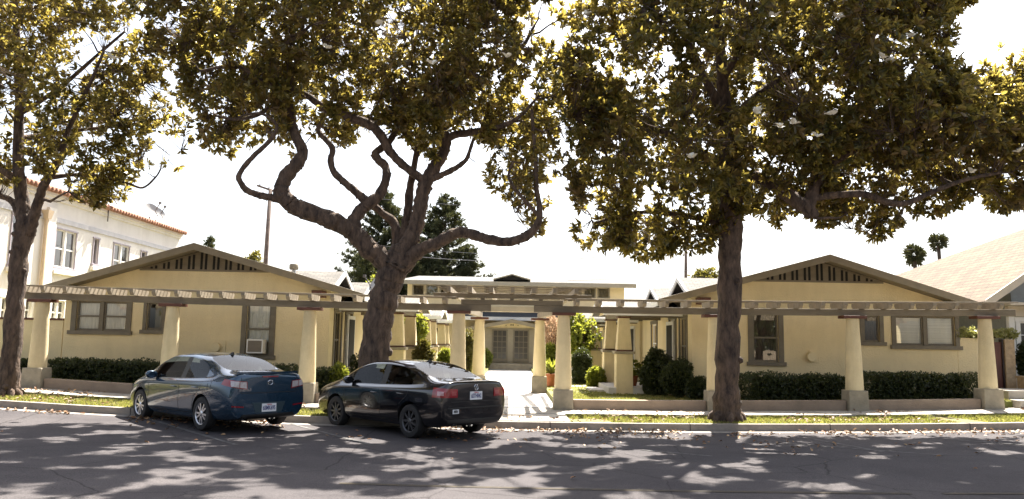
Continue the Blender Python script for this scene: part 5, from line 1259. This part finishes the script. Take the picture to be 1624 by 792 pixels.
        ob = plain(name, V, Fc, m, parent, autos=False); bm_ = bmesh.new(); bm_.from_mesh(ob.data)
        c = bm_.faces[:] ; bmesh.ops.recalc_face_normals(bm_, faces=c)
        bm_.to_mesh(ob.data); bm_.free(); return ob
    gap = blackp
    sm = .006
    # door seams, left and right
    for side in ('left', 'right'):
        for pts in P['seams']:
            for (x0, z0), (x1, z1) in zip(pts[:-1], pts[1:]):
                dx, dz = x1 - x0, z1 - z0; ln = math.hypot(dx, dz); nx, nz_ = -dz / ln * sm, dx / ln * sm
                patch('door_seam', [(x0 + nx, z0 + nz_), (x1 + nx, z1 + nz_), (x1 - nx, z1 - nz_), (x0 - nx, z0 - nz_)], side, gap, body, .0025, max(3, int(ln / .06)), 1)
        for (x0, z0) in P['handles']:
            sg = 1 if side == 'left' else -1; p, n_ = hit((x0, sg * 2, z0), (0, -sg, 0)); b = MB(); y = p.y
            b.hexa([(x0 - .1, y - .002 * sg, z0 - .012), (x0 + .1, y - .002 * sg, z0 - .008), (x0 + .08, y + .035 * sg, z0 - .006), (x0 - .08, y + .035 * sg, z0 - .01), (x0 - .1, y - .002 * sg, z0 + .016), (x0 + .1, y - .002 * sg, z0 + .018), (x0 + .08, y + .035 * sg, z0 + .014), (x0 - .08, y + .035 * sg, z0 + .012)])
            b.build('door_handle', P.get('handle', paint), t, bevel=.006)
        sg = 1 if side == 'left' else -1; mx_, mz = P['mirror']; p, n_ = hit((mx_, sg * 2, mz - .04), (0, -sg, 0))
        bm_ = bmesh.new(); bmesh.ops.create_uvsphere(bm_, u_segments=16, v_segments=10, radius=1, matrix=Matrix.Translation((mx_ - .02, p.y + sg * .12, mz + .03)) @ Matrix.Diagonal((.09, .125, .082, 1)))
        for v in bm_.verts:
            if v.co.x < mx_ - .06: v.co.x = mx_ - .06
        V = [v.co.copy() for v in bm_.verts]; Fc = [[v.index for v in f.verts] for f in bm_.faces]; bm_.free(); mr_ = plain('mirror', V, Fc, paint, t)
        b = MB(); b.box(mx_ - .04, mx_ + .03, *sorted((p.y - sg * .03, p.y + sg * .06)), mz - .03, mz + .01); b.build('mirror_stalk', blackp, mr_)
    # wheels
    for (ax, nm) in ((P['ra'], 'rear'), (P['fa'], 'front')):
        for sg in (1, -1):
            yc = sg * .775; zc = .318; b = MB(); b.lathe((ax, yc, zc), [(.12, -.07), (.12, .05 if sg > 0 else -.05)], 20, 'y'); wh = b.build('wheel', blackp, t)
            prof = [(.215, -.1), (.26, -.105), (.305, -.095), (.318, -.07), (.318, .07), (.305, .095), (.26, .105), (.215, .1), (.205, .08), (.205, -.08), (.215, -.1)]
            b = MB(); n_ = 40; pts = []
            for r, hh in prof:
                for k in range(n_): a = 2 * math.pi * k / n_; pts.append((ax + r * math.cos(a), yc + hh, zc + r * math.sin(a)))
            fc = [(i * n_ + k, i * n_ + (k + 1) % n_, (i + 1) * n_ + (k + 1) % n_, (i + 1) * n_ + k) for i in range(len(prof) - 1) for k in range(n_)]
            b.add(pts, fc); b.build('tyre', rubber, wh, smooth=True, autos=True)
            b = MB(); o1 = .085 * sg
            ring = [(.213, o1 + .012 * sg), (.222, o1), (.213, o1 - .03 * sg), (.198, o1 - .03 * sg), (.198, o1 - .002 * sg), (.213, o1 + .012 * sg)]
            pts = []
            for r, hh in ring:
                for k in range(n_): a = 2 * math.pi * k / n_; pts.append((ax + r * math.cos(a), yc + hh, zc + r * math.sin(a)))
            b.add(pts, [(i * n_ + k, i * n_ + (k + 1) % n_, (i + 1) * n_ + (k + 1) % n_, (i + 1) * n_ + k) for i in range(len(ring) - 1) for k in range(n_)])
            ns_ = P['spokes']
            for k in range(ns_):
                a = 2 * math.pi * (k + .5 * (k % 2) * P.get('pair', 0)) / ns_; ca, sa = math.cos(a), math.sin(a); wd = P['spw']
                q = []
                for (r, w_, hy) in ((.035, wd * .9, o1 + .0 * sg), (.203, wd, o1 - .004 * sg)):
                    for s2 in (-1, 1):
                        for hh in (hy, hy - .03 * sg): q.append((ax + r * ca - s2 * w_ * sa, yc + hh, zc + r * sa + s2 * w_ * ca))
                b.add(q, [(0, 2, 6, 4), (1, 5, 7, 3), (0, 4, 5, 1), (2, 3, 7, 6), (0, 1, 3, 2), (4, 6, 7, 5)])
            b.lathe((ax, yc, zc), [(.055, o1 - .03 * sg), (.055, o1 + .0), (.035, o1 + .012 * sg)], 16, 'y')
            b.build('rim', P['rim'], wh, smooth=True, autos=True)
    # interior
    b = MB(); b.box(-1.45, 1.15, -.68, .68, .36, .5); b.box(.85, 1.25, -.66, .66, .5, .86); b.box(-1.62, -1.2, -.62, .62, .5, .88); it = b.build('cabin_floor', blackp, t)
    for (sx_, sy) in ((.05, .36), (.05, -.36)):
        b = MB(); b.hexa([(sx_ - .3, sy - .24, .5), (sx_ + .28, sy - .24, .5), (sx_ + .28, sy + .24, .5), (sx_ - .3, sy + .24, .5), (sx_ - .3, sy - .24, .66), (sx_ + .28, sy - .22, .7), (sx_ + .28, sy + .22, .7), (sx_ - .3, sy + .24, .66)])
        b.hexa([(sx_ - .36, sy - .23, .6), (sx_ - .2, sy - .23, .62), (sx_ - .2, sy + .23, .62), (sx_ - .36, sy + .23, .6), (sx_ - .52, sy - .2, 1.1), (sx_ - .42, sy - .2, 1.1), (sx_ - .42, sy + .2, 1.1), (sx_ - .52, sy + .2, 1.1)]); se = b.build('seat', seatm, t, bevel=.05)
        b = MB(); b.box(sx_ - .57, sx_ - .47, sy - .13, sy + .13, 1.14, 1.31); b.tube([(sx_ - .49, sy - .05, 1.08), (sx_ - .52, sy - .05, 1.2)], .01, 5); b.build('headrest', seatm, se, bevel=.035)
    b = MB(); b.hexa([(-1.2, -.6, .5), (-.75, -.6, .5), (-.75, .6, .5), (-1.2, .6, .5), (-1.2, -.6, .7), (-.75, -.6, .72), (-.75, .6, .72), (-1.2, .6, .7)]); b.hexa([(-1.22, -.6, .7), (-1.08, -.6, .7), (-1.08, .6, .7), (-1.22, .6, .7), (-1.4, -.56, 1.04), (-1.3, -.56, 1.04), (-1.3, .56, 1.04), (-1.4, .56, 1.04)]); b.build('rear_seat', seatm, t, bevel=.04)
    b = MB(); b.tube([(.5 + .015 * math.cos(a), .36 + .18 * math.cos(a), .86 + .18 * math.sin(a)) for a in [k * math.pi / 8 for k in range(17)]], .013, 6); b.build('steering_wheel', blackp, t)
    # plate
    pz, pw, phh = P['plate']; p, n_ = hit((-4, 0, pz), (1, 0, 0)); n_ = n_ if n_.x < 0 else -n_; p = p + n_ * .012
    uy = (Vector((0, 0, 1)) - n_ * n_.z).normalized(); ux = uy.cross(n_)   # text runs to the viewer's right
    b = MB(); cs = [p + ux * a * pw / 2 + uy * c * phh / 2 for a, c in ((-1, -1), (1, -1), (1, 1), (-1, 1))]; b.hexa([c - n_ * .012 for c in cs] + cs); pl_ = b.build('number_plate', platew, t)
    text_mesh(P['text'], phh * .72, platet, pl_, p + n_ * .003 - uy * .008, ux, uy, 'plate_number', sx=.62)
    text_mesh('California', phh * .2, mat('plate_red', (.5, .03, .04), .5, 0), pl_, p + n_ * .003 + uy * phh * .38, ux, uy, 'plate_state', sx=.9)
    P['details'](t, body, patch, hit, paint)
    return t

def st(x, *p): return (x, p)
# rings after bottom centre: sill-bottom, sill, door-mid, belt, glass base, glass top, roof edge, roof centre
MZ = [st(-2.27, (.62, .30), (.74, .40), (.78, .62), (.73, .86), (.68, .97), (.60, 1.03), (.45, 1.055), (0, 1.065)),
      st(-2.22, (.66, .25), (.80, .38), (.83, .62), (.79, .88), (.72, 1.03), (.64, 1.085), (.48, 1.11), (0, 1.12)),
      st(-2.02, (.72, .22), (.84, .36), (.88, .62), (.85, .90), (.76, 1.04), (.68, 1.085), (.52, 1.11), (0, 1.12)),
      st(-1.70, (.76, .20), (.86, .34), (.89, .62), (.875, .91), (.78, 1.04), (.71, 1.10), (.60, 1.125), (0, 1.145)),
      st(-1.28, (.78, .19), (.87, .33), (.89, .62), (.88, .905), (.79, .985), (.685, 1.20), (.585, 1.275), (0, 1.31)),
      st(-.84, (.78, .18), (.87, .32), (.885, .62), (.88, .90), (.795, .965), (.64, 1.335), (.545, 1.40), (0, 1.43)),
      st(-.42, (.78, .18), (.87, .31), (.885, .62), (.88, .89), (.80, .95), (.63, 1.375), (.53, 1.44), (0, 1.468)),
      st(-.32, (.78, .18), (.87, .31), (.885, .62), (.88, .885), (.80, .945), (.63, 1.38), (.53, 1.445), (0, 1.472)),
      st(.25, (.78, .18), (.87, .31), (.885, .62), (.88, .87), (.80, .93), (.63, 1.375), (.53, 1.44), (0, 1.468)),
      st(.60, (.78, .18), (.87, .31), (.885, .62), (.88, .86), (.80, .92), (.65, 1.31), (.55, 1.38), (0, 1.41)),
      st(1.02, (.78, .18), (.87, .31), (.885, .62), (.875, .85), (.80, .91), (.735, 1.09), (.64, 1.16), (0, 1.215)),
      st(1.42, (.78, .19), (.865, .31), (.88, .62), (.865, .83), (.79, .895), (.74, .93), (.62, .965), (0, 1.00)),
      st(1.80, (.76, .20), (.85, .33), (.87, .58), (.84, .76), (.76, .83), (.68, .865), (.5, .89), (0, .91)),
      st(2.04, (.70, .22), (.78, .36), (.80, .54), (.76, .67), (.68, .73), (.58, .76), (.4, .78), (0, .80)),
      st(2.20, (.5, .28), (.58, .38), (.6, .50), (.56, .60), (.5, .64), (.42, .66), (.3, .67), (0, .68))]
JT = [st(-2.27, (.62, .34), (.74, .42), (.80, .62), (.76, .90), (.70, 1.00), (.62, 1.045), (.45, 1.065), (0, 1.07)),
      st(-2.23, (.66, .28), (.80, .38), (.855, .62), (.82, .92), (.74, 1.045), (.66, 1.085), (.48, 1.105), (0, 1.11)),
      st(-2.0, (.72, .24), (.84, .34), (.885, .62), (.87, .93), (.77, 1.045), (.69, 1.09), (.52, 1.11), (0, 1.12)),
      st(-1.72, (.76, .22), (.86, .34), (.895, .62), (.885, .93), (.79, 1.045), (.72, 1.095), (.62, 1.12), (0, 1.14)),
      st(-1.30, (.78, .20), (.87, .33), (.895, .62), (.89, .925), (.80, 1.0), (.695, 1.215), (.60, 1.29), (0, 1.325)),
      st(-.86, (.78, .20), (.87, .32), (.89, .62), (.885, .915), (.80, .98), (.65, 1.35), (.56, 1.41), (0, 1.435)),
      st(-.40, (.78, .20), (.87, .31), (.89, .62), (.885, .905), (.80, .965), (.64, 1.375), (.55, 1.44), (0, 1.462)),
      st(-.30, (.78, .20), (.87, .31), (.89, .62), (.885, .90), (.80, .96), (.64, 1.378), (.55, 1.442), (0, 1.464)),
      st(.26, (.78, .20), (.87, .31), (.89, .62), (.885, .89), (.80, .95), (.64, 1.365), (.55, 1.43), (0, 1.455)),
      st(.60, (.78, .20), (.87, .31), (.89, .62), (.885, .88), (.80, .94), (.66, 1.29), (.57, 1.36), (0, 1.39)),
      st(1.0, (.78, .20), (.87, .31), (.89, .62), (.88, .87), (.80, .93), (.74, 1.09), (.65, 1.16), (0, 1.21)),
      st(1.38, (.78, .20), (.865, .31), (.885, .62), (.87, .85), (.79, .92), (.74, .955), (.62, .985), (0, 1.015)),
      st(1.78, (.76, .21), (.85, .33), (.875, .58), (.85, .79), (.77, .86), (.68, .895), (.5, .92), (0, .935)),
      st(2.08, (.72, .22), (.80, .36), (.82, .54), (.79, .70), (.71, .77), (.6, .80), (.4, .82), (0, .83)),
      st(2.25, (.58, .28), (.66, .38), (.68, .50), (.64, .62), (.56, .67), (.46, .69), (.3, .70), (0, .71))]
def cmat(i, j):
    if j == 0: return 4
    if i in (3, 4) and j == 7: return 2
    if i in (9, 10) and j == 7: return 1
    if j == 5:
        if i in (4, 5, 7, 8): return 3
        if i == 6: return 4
        if i == 9: return 3
    return 0
def ccrease(i, j, along):
    if along:
        if j == 5 and 3 <= i <= 9: return .75
        if j == 6 and 4 <= i <= 9: return .7
        if j == 7 and (i in (3, 4, 9, 10)): return .6
        if j == 1: return .4
        if j == 4: return .35
    else:
        if i in (4, 5, 6, 7, 8) and j == 5: return .3
        if i == 3 and j in (7,): return .7
        if i == 1 and j >= 5: return .55
        if i in (5, 9, 11) and j == 7: return .5
        if i in (6, 7) and j == 5: return .6
    return 0
def mz_details(t, body, patch, hit, paint):
    for sg, nm in ((1, 'left'), (-1, 'right')):
        tl = patch('tail_light', [(12, .80), (62, .90), (58, 1.0), (14, .955)], sg, redl, t, .008, 14, 6)
        patch('clear_lens', [(14, .825), (40, .868), (42, .968), (15, .945)], sg, clearl, tl, .013, 12, 5)
        patch('lamp_divider', [(27, .84), (28, .845), (28, .96), (27, .955)], sg, redl, tl, .016, 1, 5)
        patch('reflector', [(18, .47), (38, .49), (38, .515), (18, .495)], sg, redl, t, .008, 8, 2)
    sp = MB(); n = 16
    for i in range(n):
        y0, y1 = -.66 + 1.32 * i / n, -.66 + 1.32 * (i + 1) / n; f = lambda y: -2.235 + .07 * (abs(y) / .66) ** 2
        sp.hexa([(f(y0) - .02, y0, 1.10), (f(y0) + .16, y0, 1.112), (f(y1) + .16, y1, 1.112), (f(y1) - .02, y1, 1.10), (f(y0) - .02, y0, 1.135), (f(y0) + .16, y0, 1.118), (f(y1) + .16, y1, 1.118), (f(y1) - .02, y1, 1.135)])
    s_ = sp.build('spoiler', paint, t, smooth=True, autos=True)
    patch('brake_light', [(-.17, 1.03), (.17, 1.03), (.17, 1.055), (-.17, 1.055)], 'rear', redl, t, .01)
    patch('boot_seam', [(-.60, .735), (.60, .735), (.60, .747), (-.60, .747)], 'rear', blackp, body, .003, 16, 1)
    for y in (-.6, .6): patch('boot_seam', [(y - .005, .74), (y + .005, .74), (y + .005, 1.03), (y - .005, 1.03)], 'rear', blackp, body, .003, 1, 8)
    patch('plate_recess', [(-.28, .36), (.28, .36), (.36, .56), (-.36, .56)], 'rear', mat('recess_paint', (.035, .06, .075), .35, 0, metal=.4), t, .003, 10, 4)
    patch('bumper_lower', [(-.60, .25), (.60, .25), (.56, .34), (-.56, .34)], 'rear', blackp, body, .004, 12, 3)
    # emblem: an oval ring with a winged inner curve, and the model script's strokes
    p, n_ = hit((-4, 0, .93), (1, 0, 0)); b = MB()
    c = p + Vector((-.008, 0, 0)); b.tube([c + Vector((0, .055 * math.cos(a), .042 * math.sin(a))) for a in [k * math.pi / 10 for k in range(21)]], .005, 5)
    b.tube([c + Vector((0, .045, .022)), c + Vector((0, .018, .002)), c + Vector((0, 0, -.014)), c + Vector((0, -.018, .002)), c + Vector((0, -.045, .022))], .005, 5); b.build('emblem', chrome, t)
    p, n_ = hit((-4, .52, .80), (1, 0, 0)); text_mesh('mazda3', .075, chrome, t, p + Vector((-.01, 0, 0)), Vector((.0, -1, 0)), Vector((0, 0, 1)), 'model_script', sx=1.1)
    b = MB(); b.tube([(-2.27, .48, .27), (-1.9, .48, .26)], .045, 14, False); b.tube([(-2.265, .48, .27), (-1.9, .48, .26)], .036, 14, False); b.build('exhaust_pipe', chrome, t, smooth=True)
    for sg in (1, -1):
        p, n_ = hit((-.2, sg * .3, 3), (0, 0, -1))
    b = MB(); p, n_ = hit((-.75, 0, 3), (0, 0, -1)); b.hexa([(-.85, -.02, p.z - .01), (-.7, -.02, p.z), (-.7, .02, p.z), (-.85, .02, p.z - .01), (-.85, -.012, p.z + .05), (-.8, -.008, p.z + .05), (-.8, .008, p.z + .05), (-.85, .012, p.z + .05)]); b.build('roof_antenna', blackp, t)
def jt_details(t, body, patch, hit, paint):
    for sg, nm in ((1, 'left'), (-1, 'right')):
        tl = patch('tail_light', [(12, .80), (60, .81), (58, .985), (12, .965)], sg, redl, t, .008, 14, 6)
        for a in (20, 44):
            V = []; 
            patch('round_lamp', [(a - 5, .845), (a + 5, .845), (a + 5, .92), (a - 5, .92)], sg, mat('pale_pink_lens', (.45, .25, .25), .1, .3, 60, coat=1) if a == 44 else mat('pink_lens', (.36, .07, .07), .1, .3, 60, coat=1), tl, .014, 5, 5)
            patch('lamp_surround', [(a - 8, .825), (a + 8, .825), (a + 8, .94), (a - 8, .94)], sg, mat('deep_red_lens', (.3, .012, .02), .1, .3, 60, coat=1), tl, .011, 5, 5)
    patch('boot_seam', [(-.62, .72), (.62, .72), (.62, .732), (-.62, .732)], 'rear', blackp, body, .003, 16, 1)
    patch('bumper_strip', [(-.7, .60), (.7, .60), (.7, .625), (-.7, .625)], 'rear', blackp, body, .008, 16, 1)
    patch('lower_bumper', [(-.66, .30), (.66, .30), (.7, .40), (-.7, .40)], 'rear', blackp, body, .006, 16, 3)
    p, n_ = hit((-4, 0, .985), (1, 0, 0)); c = p + Vector((-.008, 0, 0)); b = MB(); rr = .052
    b.tube([c + Vector((0, rr * math.cos(a), rr * math.sin(a))) for a in [k * math.pi / 12 for k in range(25)]], .006, 5)
    for pts in (((-.022, .042), (0, .006), (.022, .042)), ((-.045, .022), (-.022, -.042), (0, -.004), (.022, -.042), (.045, .022))): b.tube([c + Vector((0, y, z)) for y, z in pts], .0055, 4)
    b.build('round_emblem', chrome, t)
    # small white lettered sticker on the bumper, left
    p, n_ = hit((-4, .50, .545), (1, 0, 0)); n_ = n_ if n_.x < 0 else -n_; p = p + n_ * .006; uy = (Vector((0, 0, 1)) - n_ * n_.z).normalized(); ux = uy.cross(n_); b = MB(); cs = [p + ux * a * .075 + uy * c_ * .04 for a, c_ in ((-1, -1), (1, -1), (1, 1), (-1, 1))]; b.hexa([c_ - n_ * .004 for c_ in cs] + cs); s_ = b.build('sticker', platew, t)
    text_mesh('MIN', .075, blackp, s_, p + n_ * .003, ux, uy, 'sticker_letters', sx=.8)
    p, n_ = hit((-.82, 0, 3), (0, 0, -1)); b = MB(); b.hexa([(-.9, -.025, p.z - .012), (-.74, -.02, p.z), (-.74, .02, p.z), (-.9, .025, p.z - .012), (-.88, -.012, p.z + .03), (-.8, -.01, p.z + .03), (-.8, .01, p.z + .03), (-.88, .012, p.z + .03)]); b.tube([(-.82, 0, p.z + .02), (-.93, 0, p.z + .15)], .006, 5); b.build('roof_antenna', blackp, t)
    b = MB(); b.tube([(-2.26, .5, .30), (-1.95, .5, .29)], .03, 12, False); b.build('exhaust_pipe', steel, t, smooth=True)
seamM = [[(.98, .30), (.95, .60), (1.0, .86)], [(-.37, .30), (-.37, .60), (-.37, .90)], [(-.90, .34), (-.98, .62), (-1.22, .78), (-1.28, .92)], [(-.90, .31), (.98, .30)], [(-1.62, .98), (-1.62, .80), (-1.5, .80), (-1.5, .9)]]
seamJ = [[(.92, .30), (.90, .60), (.95, .88)], [(-.36, .30), (-.36, .60), (-.36, .92)], [(-.95, .36), (-1.02, .64), (-1.25, .80), (-1.3, .94)], [(-.95, .31), (.92, .30)]]
car('parked_car', 'metallic dark blue sedan with silver alloy wheels, parked left of the black car', (-5.88, 15.4), R(49),
    dict(S=MZ, mat=cmat, crease=ccrease, ra=-1.30, fa=1.34, arch=.365, paint=carpaint('blue_metallic', (.016, .048, .088), .5, .17), seams=seamM, handles=[(-.16, .78), (-1.02, .80)], mirror=(.78, .95), spokes=10, spw=.017, pair=.45, rim=alloy, plate=(.455, .31, .155), text='6SMK695', details=mz_details))
car('parked_car', 'glossy black sedan with dark wheels, parked right of the blue car beside the court entrance', (-1.86, 15.4), R(45),
    dict(S=JT, mat=cmat, crease=ccrease, ra=-1.33, fa=1.25, arch=.37, paint=carpaint('black_gloss', (.004, .004, .006), .0, .15), seams=seamJ, handles=[(-.16, .80), (-1.04, .82)], mirror=(.74, .98), spokes=9, spw=.02, rim=alloyd, plate=(.83, .31, .155), text='6STH042', details=jt_details, handle=carpaint('black_gloss_handle', (.01, .01, .012), .1, .2)))
